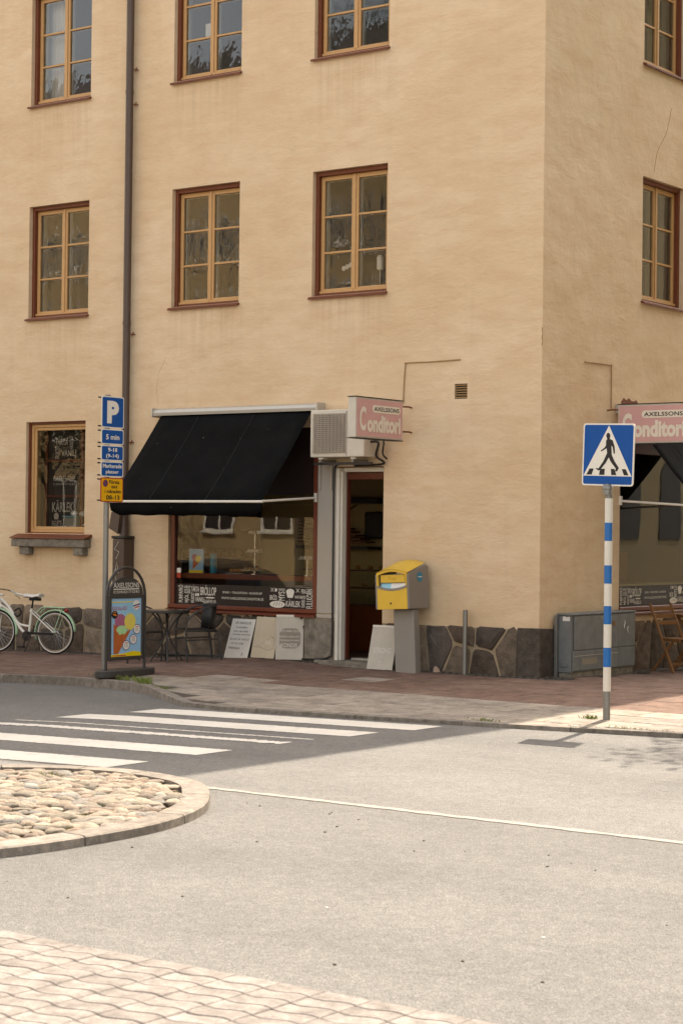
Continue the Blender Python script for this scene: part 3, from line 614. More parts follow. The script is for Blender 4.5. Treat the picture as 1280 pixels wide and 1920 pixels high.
# ------------------------------------------------------------------ pastry shop front
b = MB(); x0, x1, z0, z1 = -6.05, -3.41, .64, 3.15
b.box(x0+.02, x0+.09, .03, .14, z0+.06, z1).box(x1-.075, x1, -.01, .14, z0+.06, z1).box(x0+.02, x1, -.02, .14, z0+.02, z0+.075)
sw = b.build('shop_window', 'shop_brown', house, bevel=.008); MB().box(x0+.09, x1-.075, .02, .14, z1-.9, z1).build('fascia', M('fascia', '#20100b', .5), sw)
b = MB(); b.add([(x0-.02, -.07, z0-.03), (x1+.0, -.07, z0-.03), (x1, .02, z0-.02), (x0-.02, .02, z0-.02), (x0-.02, -.07, z0-.005), (x1, -.07, z0-.005), (x1, .02, z0+.019), (x0-.02, .02, z0+.019)], [(0, 3, 2, 1), (4, 5, 6, 7), (0, 1, 5, 4), (1, 2, 6, 5), (2, 3, 7, 6), (3, 0, 4, 7)]); b.build('sill', 'shop_brown', sw, bevel=.004)
GX0, GX1, GY = x0+.09, x1-.075, .07
MB().quad((GX0, GY, z0+.075), (GX1, GY, z0+.075), (GX1, GY, z1-.9), (GX0, GY, z1-.9)).build('pane', 'pane_shop', sw)
def band(parent, f, a_l, a_r, zb, zt, d):
    MB(f).quad((a_l, d, zb), (a_r, d, zb), (a_r, d, zt), (a_l, d, zt)).build('vinyl_band', 'vinyl', parent)
    Wd = a_r-a_l; H_ = zt-zb
    def P(u, v): return (a_l+(u-25)/1200*Wd, zt-(v-73)/185*H_)
    def tx(s, u0, u1, v0, v1, rot=False):
        xa, za = P(u0, v1); xb, zb_ = P(u1, v0); MB(f).text(s, (xa, d-.003, za), (1, 0, 0), (0, 0, 1), xb-xa, zb_-za, .01, rot=rot).build('lettering', 'print_white', parent)
    for s_, *r_ in (('PUMPAFRÖ', 50, 95, 85, 243, True), ('HASSELNÖT', 105, 163, 85, 115), ('SOCKER', 105, 163, 122, 160), ('MJÖL', 105, 155, 168, 243, True), ('TÅRTA', 168, 240, 80, 142), ('FRUKOST', 168, 198, 150, 243, True), ('VANILJ', 205, 285, 190, 245), ('BRÖLLOP', 250, 390, 80, 172), ('KANELBULLAR', 290, 388, 210, 245), ('CROISSANT', 920, 978, 85, 105), ('BRÖD', 850, 910, 138, 190), ('MYS', 922, 975, 112, 192, True), ('FIKA', 1110, 1150, 85, 125), ('KNÄCKEBRÖD', 1058, 1147, 138, 168), ('KÄRLEK', 985, 1105, 180, 243), ('SURDEG', 1113, 1140, 176, 246, True), ('FULLKORN', 1152, 1207, 82, 252, True)): tx(s_, *r_)
    for s_, u0, u1, v0, v1 in (('SMAK • TRADITION • KUNSKAP', 445, 785, 128, 148), ('WWW.AXELSSONSCONDITORI.SE', 435, 797, 178, 200)):
        xa, za = P(u0, v1); xb, zb_ = P(u1, v0); MB(f).text(s_, (xa, d-.003, za), (1, 0, 0), (0, 0, 1), xb-xa, zb_-za).build('lettering', 'print_white', parent)
    def poly(pts): MB(f).prism([P(u, v) for u, v in pts], (0, d-.004, 0), (1, 0, 0), (0, 0, 1), (0, 1, 0), .001).build('print_icon', 'print_white', parent)
    for u in (213, 232): poly([(u+8*math.cos(t), 168+16*math.sin(t)) for t in [k_*.628 for k_ in range(10)]])
    poly([(305, 186), (368, 186), (368, 198), (305, 198)]); poly([(294, 190), (304, 190), (304, 194), (294, 194)]); poly([(369, 190), (379, 190), (379, 194), (369, 194)])
    poly([(914+64*math.cos(t), 226+30*math.sin(t)*(1 if math.sin(t) > 0 else 1.0)) for t in [k_*.314 for k_ in range(20)]])
    poly([(1019+34*math.cos(R(a)), 112-26*math.sin(R(a))) for a in range(-20, 201, 20)]+[(998, 165), (1040, 165)])
    for u in (870, 1081):
        poly([(u-15, 82), (u-10, 82), (u+15, 116), (u+10, 116)]); poly([(u+10, 82), (u+15, 82), (u-10, 116), (u-15, 116)])
    poly([(901+10*math.cos(t), 100+16*math.sin(t)) for t in [k_*.628 for k_ in range(10)]])
    b = MB(f)
    for k_ in range(4):
        u = 880+k_*22; xa, za = P(u, 238); xb, zb_ = P(u+12, 206); b.prism([(xa, za), (xa+.006, za), (xb+.006, zb_), (xb, zb_)], (0, d-.006, 0), (1, 0, 0), (0, 0, 1), (0, 1, 0), .001)
    b.build('loaf_marks', 'vinyl', parent, kind='stuff')
band(sw, FM, GX0, GX1, .715, 1.0, GY-.006)
b = MB().box(-5.93, -5.86, GY-.012, GY-.008, 1.08, 1.15); b.build('sticker', 'red_sign', sw); MB().box(-5.93, -5.86, GY-.012, GY-.008, 1.153, 1.22).build('sticker', 'paper', sw)
# cladding between window and door, door frame, step
MB().box(-3.405, -3.115, -.02, .12, .67, 2.67).build('cladding_panel', 'clad_grey', house, bevel=.006); MB().box(-3.405, -3.105, -.025, .02, .61, .66).build('cladding_trim', 'clad_grey', house, bevel=.004)
b = MB(); b.box(-3.112, -3.06, -.012, .13, .06, 2.6).box(-3.06, -2.36, .09, .13, 2.55, 2.61).box(-3.06, -3.035, .03, .13, .06, 2.55); df = b.build('door_frame', 'white_paint', house, bevel=.006)
MB().box(-3.03, -3.015, .12, .2, .07, 2.54).box(-3.005, -2.36, .1, .2, 2.45, 2.54).build('door_lining', 'red_wood', df, bevel=.004)
MB().box(-3.0, -2.352, .22, .36, .0, .085).build('threshold', 'alu', df); MB().box(-3.35, -2.33, -.14, .22, -.1, .062).build('door_step', 'concrete', df, bevel=.012, seg=2)
MB().tube(spline([(-3.02, -.03, 2.66), (-3.1, -.035, 2.62), (-3.125, -.035, 2.45), (-3.128, -.035, 1.2), (-3.13, -.035, .25), (-3.17, -.05, .1), (-3.4, -.06, .06), (-3.8, -.06, .05), (-6.2, -.06, .0)], 6), .014, 8).build('drain_hose', 'dark_metal', house, smooth=True)

# shop interior
sh = MB().box(-5.96, -3.47, .15, .75, 1.08, 1.15).build('display_shelf', 'case_wood'); tag(sh, 'low wooden display shelf just behind the big shop window', 'shelf')
def cakestand(x, y, z, label, tiers):
    t = thing('cake_stand', label, 'cake stand', (x, y, z), group='cake stands in the shop window'); h = tiers[-1][1]
    MB().lathe([(.07, 0), (.07, .012), (.012, .02), (.010, h)], (x, y, z), 12).build('stem', 'chrome', t, smooth=True)
    q = random.Random(int(h*100))
    for r_, hz, mt in tiers:
        MB().lathe([(.01, 0), (r_, .006), (r_+.012, .018), (r_, .016)], (x, y, z+hz), 20).build('plate', 'pot_white', t, smooth=True)
        for i in range(int(r_*60)):
            a = i*2.4; rr = r_*.85*math.sqrt((i+.5)/int(r_*60)); MB().ball((x+rr*math.cos(a), y+rr*math.sin(a), z+hz+.03), .026, 8, (1.2, 1, .8)).build('cake', mt, t, smooth=True)
cakestand(-4.72, .30, 1.15, 'three tier white cake stand with meringues behind the big shop window', [(.19, .05, 'pastry'), (.13, .30, 'cream'), (.09, .56, 'cream')])
cakestand(-3.85, .36, 1.15, 'short silver cake stand near the right edge of the shop window', [(.13, .22, 'cream')])
def pastries(x, y, label):
    t = thing('pastry_tray', label, 'tray', (x, y, 1.151), group='pastry trays in the shop window'); MB().box(x-.16, x+.16, y-.12, y+.12, 1.151, 1.166).build('tray', 'chrome', t, bevel=.004)
    for i in range(4):
        for j in range(2): MB().ball((x-.11+i*.072, y-.05+j*.1, 1.195), .033, 8, (1.2, 1, .8)).build('bun', 'pastry', t, smooth=True)
pastries(-3.62, .45, 'tray of golden buns at the right end of the shop window'); pastries(-5.15, .5, 'tray of buns left of the three tier cake stand')
t = thing('display_card', 'small ice cream poster card standing in the shop window', 'poster', (-5.68, .2, 1.151)); MB().box(-5.82, -5.56, .19, .21, 1.151, 1.49).build('card', 'poster_blue', t)
MB().prism(arc(-5.72, 1.37, .05, 0, 360, 12)[:-1], (0, .187, 0), Xd, Zd, (0, 1, 0), .002).build('scoop', 'ice_berry', t); MB().prism(arc(-5.65, 1.35, .05, 0, 360, 12)[:-1], (0, .185, 0), Xd, Zd, (0, 1, 0), .002).build('scoop', 'ice_lemon', t)
MB().prism([(-5.75, 1.33), (-5.61, 1.32), (-5.75, 1.2)], (0, .188, 0), Xd, Zd, (0, 1, 0), .001).build('cone', 'cone', t); MB().box(-5.82, -5.56, .186, .189, 1.155, 1.19).build('card_strip', 'poster_yellow', t)
o = MB().lathe([(.045, 0), (.05, .01), (.05, .27), (.035, .28)], (-5.42, .25, 1.151), 14).build('canister', 'teal', smooth=True); tag(o, 'tall blue canister beside the ice cream card in the window', 'canister')
t = thing('bread_rack', 'dim wall shelf of bread loaves at the back of the shop', 'shelf', (-7.3, 2.3, 0))
for z in (1.3, 1.75, 2.15): MB().box(-8.3, -6.5, 2.15, 2.5, z, z+.03).build('shelf_board', 'case_wood', t)
for i in range(9): MB().ball((-8.15+i*.19, 2.28, 1.39), .09, 10, (1.0, .8, .75)).build('loaf', 'pastry', t, smooth=True)
MB().box(-8.35, -6.45, 2.5, 2.53, .1, 2.4).build('back_panel', 'case_wood', t)
# counter seen through the door
t = thing('display_case', 'dark wooden glass display case with light strips inside the doorway', 'display case', (-3.9, 1.9, .08))
MB().box(-5.0, -3.05, 1.5, 2.1, .08, .72).build('base', 'case_wood', t, bevel=.01)
MB().quad((-5.0, 1.5, .72), (-3.05, 1.5, .72), (-3.05, 1.75, 1.45), (-5.0, 1.75, 1.45)).quad((-3.05, 1.5, .72), (-3.05, 2.1, .72), (-3.05, 2.1, 1.45), (-3.05, 1.75, 1.45)).build('glass', 'case_glass', t)
for z in (.95, 1.2): MB().box(-4.98, -3.07, 1.72, 2.08, z, z+.015).build('shelf_board', 'case_wood', t); MB().box(-3.3, -3.16, 1.70, 1.716, z, z+.014).build('light_strip', 'strip_light', t)
q = random.Random(1)
for i in range(10): MB().ball((-4.1+.1*i, 1.9, (1.0 if i % 2 else 1.25)), .04, 8, (1.3, 1, .8)).build('cake', 'pastry', t, smooth=True)
t = thing('slatted_canopy', 'sloping red brown slatted canopy above the shop counter', 'canopy', (-4.6, 2.3, 1.6))
for i in range(8): MB().box(-5.4, -4.80+.09*i, 2.15, 2.4, 1.93-.048*i, 1.955-.048*i).build('slat', 'red_wood', t)
MB().box(-5.4, -4.1, 2.1, 2.45, 1.50, 1.545).build('lower_board', 'black', t); MB().prism([(-4.82, 1.95), (-4.78, 1.95), (-4.42, 2.16), (-4.46, 2.16)], (0, 2.3, 0), (1, 0, 0), (0, 0, 1), (0, 1, 0), .03).build('strut', 'red_wood', t)
o = MB().box(-4.36, -4.04, 2.38, 2.5, 1.66, 2.05).build('speaker_box', 'black', bevel=.03, seg=2); tag(o, 'black box hanging on the cream wall inside the doorway', 'speaker')
MB().box(-6.4, -1.5, 2.545, 2.6, .08, 3.4).build('interior_partition', 'room_cream', house)
o = MB().box(-4.95, -4.0, 2.2, 2.5, 2.17, 2.24).build('wall_shelf', 'black'); tag(o, 'black shelf high on the wall inside the doorway', 'shelf')
# shop window on the side street
b = MB(RM); b.box(2.06, 2.12, .03, .14, .80, 3.15).box(4.32, 4.38, .03, .14, .80, 3.15).box(2.12, 4.32, .03, .14, 2.85, 3.15).box(2.05, 4.39, -.02, .14, .75, .81); sw2 = b.build('shop_window', 'shop_brown', house, bevel=.008)
MB(RM).box(2.03, 4.42, -.06, .02, .70, .735).build('sill', 'shop_brown', sw2, bevel=.006); MB(RM).quad((2.12, .07, .81), (4.32, .07, .81), (4.32, .07, 2.85), (2.12, .07, 2.85)).build('pane', 'pane_shop', sw2)
band(sw2, RM, 2.13, 4.31, .815, 1.08, .064)
o = MB().box(-.75, -.16, 2.1, 4.3, 1.07, 1.10).build('display_shelf', 'white_paint', bevel=.006); tag(o, 'pale display shelf behind the side street shop window', 'shelf')
o = MB().box(-.80, -.77, 2.1, 3.75, 1.11, 1.50).build('backboard', 'case_wood'); tag(o, 'brown wooden backboard inside the side street shop window', 'panel')
o = MB().box(-.42, -.30, 2.25, 2.5, 1.101, 1.15).build('towel', 'box_teal', bevel=.02, seg=2); tag(o, 'folded pale teal cloth on the side window shelf', 'cloth')

# ------------------------------------------------------------------ fixtures on the facade
# drainpipe
t = thing('drainpipe', 'dark brown drainpipe running down the left of the awning', 'drainpipe', (-6.80, -.1, 0))
X, Y = -6.80, -.1
for z0, z1 in ((9.6, 13.6), (7.95, 9.6), (4.62, 7.95), (1.95, 4.62)): MB().lathe([(.055, 0), (.055, z1-z0-.002)], (X, Y, z0), 16).build('pipe_length', 'dark_pipe', t, smooth=True)
for z in (8.0, 4.68): MB().lathe([(.060, 0), (.060, .05)], (X, Y, z), 16).build('collar', 'dark_pipe', t, smooth=True)
for z in (8.35, 7.85, 4.55, 3.0): MB().tube([(X+.04, Y+.02, z), (X+.075, Y+.1, z)], .009, 6).tube([(X+.075, Y+.03, z-.03), (X+.075, Y+.06, z+.03)], .01, 5).build('pipe_clamp', 'rust', t)
MB().lathe([(.075, 0), (.055, .12), (.05, .33)], (X, Y, 1.64), 12).build('pipe_bend', 'dark_pipe', t, smooth=True)
b = MB().add([(X-.19, Y-.12, 1.77), (X-.02, Y-.12, 1.69), (X-.02, Y+.06, 1.69), (X-.19, Y+.06, 1.77), (X-.14, Y-.12, 2.0), (X+.03, Y-.12, 2.02), (X+.03, Y+.06, 2.02), (X-.14, Y+.06, 2.0)], [(0, 3, 2, 1), (0, 1, 5, 4), (1, 2, 6, 5), (2, 3, 7, 6), (3, 0, 4, 7)]); b.build('leaf_trap', 'dark_pipe', t)
MB().box(X-.115, X+.11, Y-.12, Y+.1, -.1, 1.62).build('square_pipe', 'dark_pipe', t, bevel=.02, seg=2); MB().box(X-.13, X+.125, Y-.135, Y+.1, 1.62, 1.66).build('pipe_cap', 'dark_metal', t, bevel=.01)
b = MB(); zz = 1.45
for st in ([(.03, .13), (-.05, .02), (.04, -.02), (-.02, -.12)], [(-.04, -.32), (0, -.16), (.03, -.32), (-.02, -.26)], [(-.03, -.52), (-.02, -.36), (.03, -.5), (.03, -.36)], [(-.03, -.6), (.02, -.66), (-.03, -.74), (.03, -.82)]): b.tube([(X-.02+u, Y-.123, zz+v) for u, v in st], .005, 4)
b.build('graffiti', 'chalk', t)
# awnings
def awning(f, a0, a1, label):
    mid = f((a0+a1)/2, 0, 3.4); t = thing('awning', label, 'awning', mid, group='black shop awnings')
    prof = [(0, 3.36), (-.16, 3.36), (-.17, 3.40), (-.14, 3.44), (-.06, 3.465), (0, 3.47)]; b = MB(f); b.add([(a, d, z) for a in (a0-.13, a1+.11) for d, z in prof], [tuple(range(6)), tuple(range(11, 5, -1))]+[(i, 6+i, 6+(i+1) % 6, (i+1) % 6) for i in range(6)]); b.build('cassette', 'alu', t, smooth=True)
    for a in (a0-.135, a1+.115): MB(f).box(a-.012, a+.012, -.18, 0, 3.34, 3.47).build('end_cap', 'alu', t, bevel=.02, seg=2)
    n_, k_ = 14, 10; P = []; top, bot = (-.12, 3.37), (-1.16, 2.145)
    for j in range(k_+1):
        for i in range(n_+1):
            u, v = i/n_, j/k_; sag = .035*math.sin(math.pi*v)*(1-.3*abs(2*u-1)); P.append((a0+(a1-a0)*u, top[0]+(bot[0]-top[0])*v, top[1]+(bot[1]-top[1])*v-sag))
    Fq = [(j*(n_+1)+i, j*(n_+1)+i+1, (j+1)*(n_+1)+i+1, (j+1)*(n_+1)+i) for j in range(k_) for i in range(n_)]
    o = MB(f).add(P, Fq).build('fabric', 'awning_cloth', t, smooth=True); md = o.modifiers.new('thick', 'SOLIDIFY'); md.thickness = .003
    for u in (.27, .64): MB(f).tube([(P[j*(n_+1)][0]+(a1-a0)*u, P[j*(n_+1)+n_//2][1]-.004, P[j*(n_+1)+n_//2][2]+.006) for j in range(k_+1)], .004, 4).build('seam', 'black', t)
    MB(f).tube([(a0-.02, -1.17, 2.135), (a1+.02, -1.17, 2.135)], .017, 8).build('front_bar', 'white_paint', t, smooth=True)
    q = random.Random(3); b = MB(f); P = []; n_ = 40
    for i in range(n_+1):
        u = i/n_; a = a0+(a1-a0)*u; dr = .17-.06*max(0, 1-min(u, 1-u)*18)+.006*math.sin(u*30); w_ = .02*math.sin(u*17)
        P += [(a, -1.165, 2.12), (a, -1.15+w_, 2.12-dr*.5), (a, -1.13+w_*1.5, 2.12-dr)]
    b.add(P, [(i*3+j, (i+1)*3+j, (i+1)*3+j+1, i*3+j+1) for i in range(n_) for j in range(2)]); o = b.build('valance', 'awning_cloth', t, smooth=True); md = o.modifiers.new('thick', 'SOLIDIFY'); md.thickness = .003
    for a in (a0, a1):
        MB(f).tube([(a, -1.16, 2.14), (a, -.02, 2.205)], .016, 8).build('arm', 'white_paint', t, smooth=True); MB(f).box(a-.02, a+.02, -.03, .0, 2.15, 2.27).build('arm_bracket', 'white_paint', t)
awning(FM, -6.10, -3.44, 'black fabric awning over the big shop window beside the drainpipe'); awning(RM, 2.04, 4.5, 'black awning over the side street shop window at the right edge')
# air conditioner
x0, x1, y0, y1, z0, z1 = -3.29, -2.42, -.35, -.04, 2.73, 3.35
t = thing('air_conditioner', 'off white air conditioner unit above the shop door', 'air conditioner', (-2.85, -.2, 2.73))
MB().box(x0, x1, y0, y1, z0, z1).build('casing', 'ac_white', t, bevel=.018, seg=3)
gx0, gx1, gz0, gz1 = x0+.05, x0+.57, z0+.055, z1-.05
MB().box(gx0, gx1, y0-.004, y0+.004, gz0, gz1).build('grille_back', 'ac_grille', t); b = MB().lathe([(.235, 0), (.235, .003)], ((gx0+gx1)/2, y0-.009, (gz0+gz1)/2), 28, 'y'); b.build('fan_ring', 'post_grey', t)
b = MB()
for i in range(20): z = gz0+(gz1-gz0)*(i+.5)/20; b.box(gx0, gx1, y0-.022, y0-.012, z-.005, z+.005)
for i in range(9): x = gx0+(gx1-gx0)*(i+.5)/9; b.box(x-.004, x+.004, y0-.020, y0-.014, gz0, gz1)
b.build('grille', 'ac_grille', t, kind='stuff')
MB().box(x0+.58, x0+.595, y0-.006, y0, z0+.02, z1-.02).build('casing_seam', 'ac_grille', t)
for x in (x0+.15, x1-.2): MB().box(x-.02, x+.02, y0+.02, 0, z0-.06, z0-.025).build('bracket', 'galv', t); MB().box(x-.035, x+.035, y0+.03, y0+.07, z0-.024, z0-.001).build('foot', 'white_paint', t)
MB().box(x0+.02, x1+.08, -.3, -.26, z0-.10, z0-.065).build('rail', 'dark_metal', t)
for x in (-3.36, -3.17): MB().box(x-.018, x+.018, -.05, -.022, z0-.42, z0-.03).build('bracket_leg', 'clad_grey', t)
MB().tube(spline([(x1, -.2, z0+.2), (x1+.12, -.2, z0+.18), (x1+.05, -.15, z0+.02), (x1+.1, -.05, z0-.08), (x0+.5, -.04, z0-.1)], 6), .016, 6).tube(spline([(x1, -.15, z0+.26), (x1+.16, -.15, z0+.22), (x1+.12, -.1, z0+.05), (x1+.14, -.03, z0-.02)], 6), .012, 6).build('pipes', 'dark_metal', t, smooth=True)
# pink blade signs
def blade(o, ud, nd, Lw, label):
    o, ud, nd = Vector(o), Vector(ud), Vector(nd); zd = Vector((0, 0, 1)); H_ = .46
    t = thing('blade_sign', label, 'shop sign', tuple(o), group='pink blade signs')
    b = MB(); b.prism([(-.02, -.02), (Lw+.02, -.02), (Lw+.02, H_+.02), (-.02, H_+.02)], o-nd*.006, ud, zd, -nd, .115); b.build('sign_box', 'sign_box', t, bevel=.012, seg=2)
    for k_ in (-.001, -.125): MB().prism([(0, 0), (Lw, 0), (Lw, H_), (0, H_)], o+nd*k_, ud, zd, -nd, .004).build('sign_face', 'sign_pink', t)
    for v in (-.03, H_+.022): MB().prism([(-.03, v), (Lw+.03, v), (Lw+.03, v+.008), (-.03, v+.008)], o+nd*.004, ud, zd, -nd, .14).build('rail', 'dark_metal', t)
    MB().prism(rrect(.33*Lw, .95*Lw, .655*H_, .86*H_, .045, 6), o+nd*.001, ud, zd, nd, .002).build('name_plate', 'sign_cream', t)
    MB().text('AXELSSONS', o+ud*.365*Lw+zd*.70*H_+nd*.005, ud, zd, .555*Lw, .115*H_, .02, 1.05).build('lettering', 'print_black', t)
    MB().text('C', o+ud*.05*Lw+zd*.14*H_+nd*.004, ud, zd, .14*Lw, .66*H_, .035).text('onditori', o+ud*.215*Lw+zd*.12*H_+nd*.004, ud, zd, .74*Lw, .47*H_, .045).build('lettering', 'sign_cream', t)
    return t
t = blade((-1.82, -1.34, 2.945), (0, 1, 0), (1, 0, 0), .98, 'pink pastry shop sign sticking out above the door beside the air conditioner')
for z in (3.37, 3.05): MB().tube([(-1.88, -.36, z-.01), (-1.90, -.1, z), (-1.93, 0.02, z-.005)], .011, 6).box(-1.90, -1.86, -.4, -.33, z-.03, z+.02).build('mounting_rod', 'rust', t)
t = blade((.23, 1.57, 2.955), (1, 0, 0), (0, -1, 0), .98, 'pink pastry shop sign at the right edge behind the pedestrian sign')
for z in (3.38, 3.06): MB().tube([(.25, 1.63, z-.01), (.1, 1.65, z), (-.02, 1.68, z-.005)], .011, 6).build('mounting_rod', 'rust', t)

# ------------------------------------------------------------------ street furniture
# parking sign
X, Y = -4.40, -3.03; zg = zp(X, Y)
t = thing('parking_sign', 'parking sign post with four blue plates and one yellow plate', 'road sign', (X, Y, zg))
MB().tube([(X, Y, zg-.1), (X+.01, Y-.012, 3.42)], .035, 14).build('post', 'galv', t, smooth=True)
XF = X+.05; U, Zv = (0, 1, 0), (0, 0, 1); y0, y1 = Y-.165, Y+.235
def plate(z0, z1, bc, fc):
    p = MB().prism(rrect(y0, y1, z0, z1, .025), (XF, 0, 0), U, Zv, (1, 0, 0), .008).build('plate', bc, t, label=None); MB().prism(rrect(y0+.013, y1-.013, z0+.013, z1-.013, .018), (XF+.008, 0, 0), U, Zv, (1, 0, 0), .0015).build('plate_face', fc, p)
    for z in (z0+.02, z1-.02): MB().tube([(XF-.02, y0-.03, z), (XF-.02, y1-.05, z)], .009, 6).build('bracket', 'black', p)
    return p
def ptx(p, s, ya, yb, za, zb, m='print_white', bold=.025): MB().text(s, (XF+.011, ya, za), U, Zv, yb-ya, zb-za, bold).build('lettering', m, p)
p = plate(3.01, 3.40, 'white_sign', 'blue_sign'); ptx(p, 'P', y0+.095, y0+.305, 3.065, 3.345, bold=.06)
p = plate(2.805, 2.995, 'white_sign', 'blue_sign'); ptx(p, '5 min', y0+.08, y0+.32, 2.865, 2.93)
p = plate(2.605, 2.795, 'white_sign', 'blue_sign'); ptx(p, '9-18', y0+.12, y0+.285, 2.715, 2.765); ptx(p, '(9-14)', y0+.085, y0+.315, 2.63, 2.69)
p = plate(2.405, 2.595, 'white_sign', 'blue_sign'); ptx(p, 'Markerade', y0+.03, y0+.37, 2.515, 2.565); ptx(p, 'platser', y0+.085, y0+.315, 2.435, 2.49)
p = plate(2.095, 2.395, 'red_sign', 'yellow_sign')
for s, ya, yb, za, zb in (('Första', .145, .33, 2.32, 2.365), ('tisd', .185, .29, 2.265, 2.305), ('i månaden', .07, .36, 2.205, 2.25), ('08-13', .095, .335, 2.125, 2.18)): ptx(p, s, y0+ya, y0+yb, za, zb, 'print_black')
MB().prism(arc(y0+.08, 2.325, .046, 0, 360, 20)[:-1], (XF+.0098, 0, 0), U, Zv, (1, 0, 0), .001).build('emblem_ring', 'red_sign', p); MB().prism(arc(y0+.08, 2.325, .036, 0, 360, 20)[:-1], (XF+.011, 0, 0), U, Zv, (1, 0, 0), .001).build('emblem', 'poster_navy', p); MB().prism([(y0+.05, 2.345), (y0+.058, 2.352), (y0+.11, 2.305), (y0+.102, 2.298)], (XF+.0122, 0, 0), U, Zv, (1, 0, 0), .001).build('emblem_bar', 'red_sign', p)

# pedestrian crossing sign
X, Y = 2.925, -3.66; zg = zp(X, Y)
t = thing('crossing_sign', 'blue pedestrian crossing sign on a blue and white banded post', 'road sign', (X, Y, zg))
bands = [(zg-.1, .23, 'galv'), (.23, .47, 'white_band'), (.47, .66, 'blue_band'), (.66, .89, 'white_band'), (.89, 1.07, 'blue_band'), (1.07, 1.29, 'white_band'), (1.29, 1.47, 'blue_band'), (1.47, 1.71, 'white_band'), (1.71, 1.89, 'blue_band'), (1.89, 2.13, 'white_band'), (2.13, 2.2, 'galv')]
for z0, z1, m_ in bands: MB().lathe([(.036 if m_ == 'galv' else .0385, 0), (.036 if m_ == 'galv' else .0385, z1-z0-.001)], (X, Y, z0), 18).build('post' if m_ == 'galv' else 'post_band', m_, t, smooth=True)
MB().lathe([(.043, 0), (.043, .05), (.05, .055), (.05, .085), (.04, .1), (.015, .11)], (X-.005, Y-.02, 2.165), 18).build('clamp', 'galv', t, smooth=True)
W_, H_ = .57, .615; ux = Vector((math.cos(R(-1.6)), 0, math.sin(R(-1.6)))); uz = Vector((-ux.z, 0, ux.x)); o0 = Vector((X-W_/2-.008, Y-.012, 2.26))
pl = MB().prism(rrect(0, W_, 0, H_, .03), o0, ux, uz, (0, -1, 0), .012).build('plate', 'white_sign', t); MB().prism(rrect(.015, W_-.015, .015, H_-.015, .02), o0+Vector((0, -.0122, 0)), ux, uz, (0, -1, 0), .001).build('plate_face', 'blue_sign', pl)
def PT(x, y): return ((x-(1230-y)*.043-187)/548*W_, (1230-y)/690*H_)
MB().prism([PT(490, 563), PT(208, 1122), PT(722, 1122)], o0+Vector((0, -.014, 0)), ux, uz, (0, -1, 0), .001).build('triangle', 'white_sign', pl)
fig = [(468, 705), (470, 712), (457, 732), (455, 785), (440, 808), (398, 842), (406, 852), (462, 815), (466, 868), (425, 960), (372, 1040), (348, 1034), (343, 1044), (378, 1064), (402, 1040), (452, 975), (483, 916), (503, 962), (556, 1036), (552, 1060), (540, 1070), (570, 1068), (590, 1030), (545, 958), (516, 888), (513, 785), (526, 800), (536, 874), (549, 872), (547, 795), (527, 726), (497, 712), (497, 705)]
bm = MB().prism([PT(x, y) for x, y in fig], o0+Vector((0, -.0155, 0)), ux, uz, (0, -1, 0), .001); bm.build('walking_figure', 'print_black', pl); MB().prism([PT(481+21*math.cos(a), 678+34*math.sin(a)) for a in [k_*.393 for k_ in range(16)]], o0+Vector((0, -.0155, 0)), ux, uz, (0, -1, 0), .0012).build('figure_head', 'print_black', pl)
for Q in ([(277, 1042), (320, 1042), (298, 1110), (240, 1110)], [(392, 1042), (440, 1042), (435, 1110), (377, 1110)], [(505, 1042), (543, 1042), (562, 1110), (508, 1110)], [(620, 1042), (662, 1042), (690, 1110), (642, 1110)]): MB().prism([PT(*p_) for p_ in Q], o0+Vector((0, -.0154, 0)), ux, uz, (0, -1, 0), .0008).build('stripe', 'print_black', pl)

# pavement stopper board with ice cream poster
X = -4.08; yc = -3.0; zg = zp(X, yc)
t = thing('pavement_sign', 'dark arched pavement sign with an ice cream poster beside the parking post', 'pavement sign', (X, yc, zg))
MB().prism([(yc+.5*math.cos(a), (X)+.19*math.sin(a)) for a in [k_*2*math.pi/28 for k_ in range(28)]], (0, 0, zg+.004), (0, 1, 0), (1, 0, 0), (0, 0, 1), .085).build('base', 'aframe', t, bevel=.008)
hp = [(X, yc-.345, zg+.05), (X, yc-.345, .9)]+[(X, yc+.345*math.cos(R(a)), .93+.365*math.sin(R(a))) for a in range(180, -1, -12)]+[(X, yc+.345, .9), (X, yc+.345, zg+.05)]
MB().tube(hp, .018, 8).build('hoop', 'aframe', t, smooth=True)
XF = X+.02; y0, y1 = yc-.31, yc+.31
fr = MB().box(X-.025, XF, y0, y0+.04, .16, .96).box(X-.025, XF, y1-.04, y1, .16, .96).box(X-.025, XF, y0+.04, y1-.04, .16, .205).box(X-.025, XF, y0+.04, y1-.04, .915, .96).build('frame', 'aframe', t, bevel=.004)
MB().box(X-.02, XF-.012, y0+.03, y1-.03, .19, .93).build('poster', 'poster_blue', t)
MB().prism([(y0+.01, .962)]+[(yc+.30*math.cos(R(a)), .965+.215*math.sin(R(a))) for a in range(178, 0, -8)]+[(y1-.01, .962)], (X-.02, 0, 0), U, Zv, (1, 0, 0), .03).build('header', 'aframe', t)
hx = X+.012
MB().text('AXELSSONS', (hx, y0+.075, 1.045), U, Zv, .46, .062).text('CONDITORI', (hx, y0+.075, .978), U, Zv, .46, .032, .005, 1.25).build('lettering', 'print_white', t); MB().prism([(y0+.075, 1.023), (y0+.535, 1.023), (y0+.535, 1.034), (y0+.075, 1.034)], (hx-.001, 0, 0), U, Zv, (1, 0, 0), .001).build('rule', 'print_white', t)
px = XF-.011
def pp(pts, m_, k_, nm):   # poster print, pts in poster fractions (0..1, 0..1 from the bottom)
    MB().prism([(y0+.04+u*.54, .205+v*.71) for u, v in pts], (px+k_*.0012, 0, 0), U, Zv, (1, 0, 0), .0008).build(nm, m_, t)
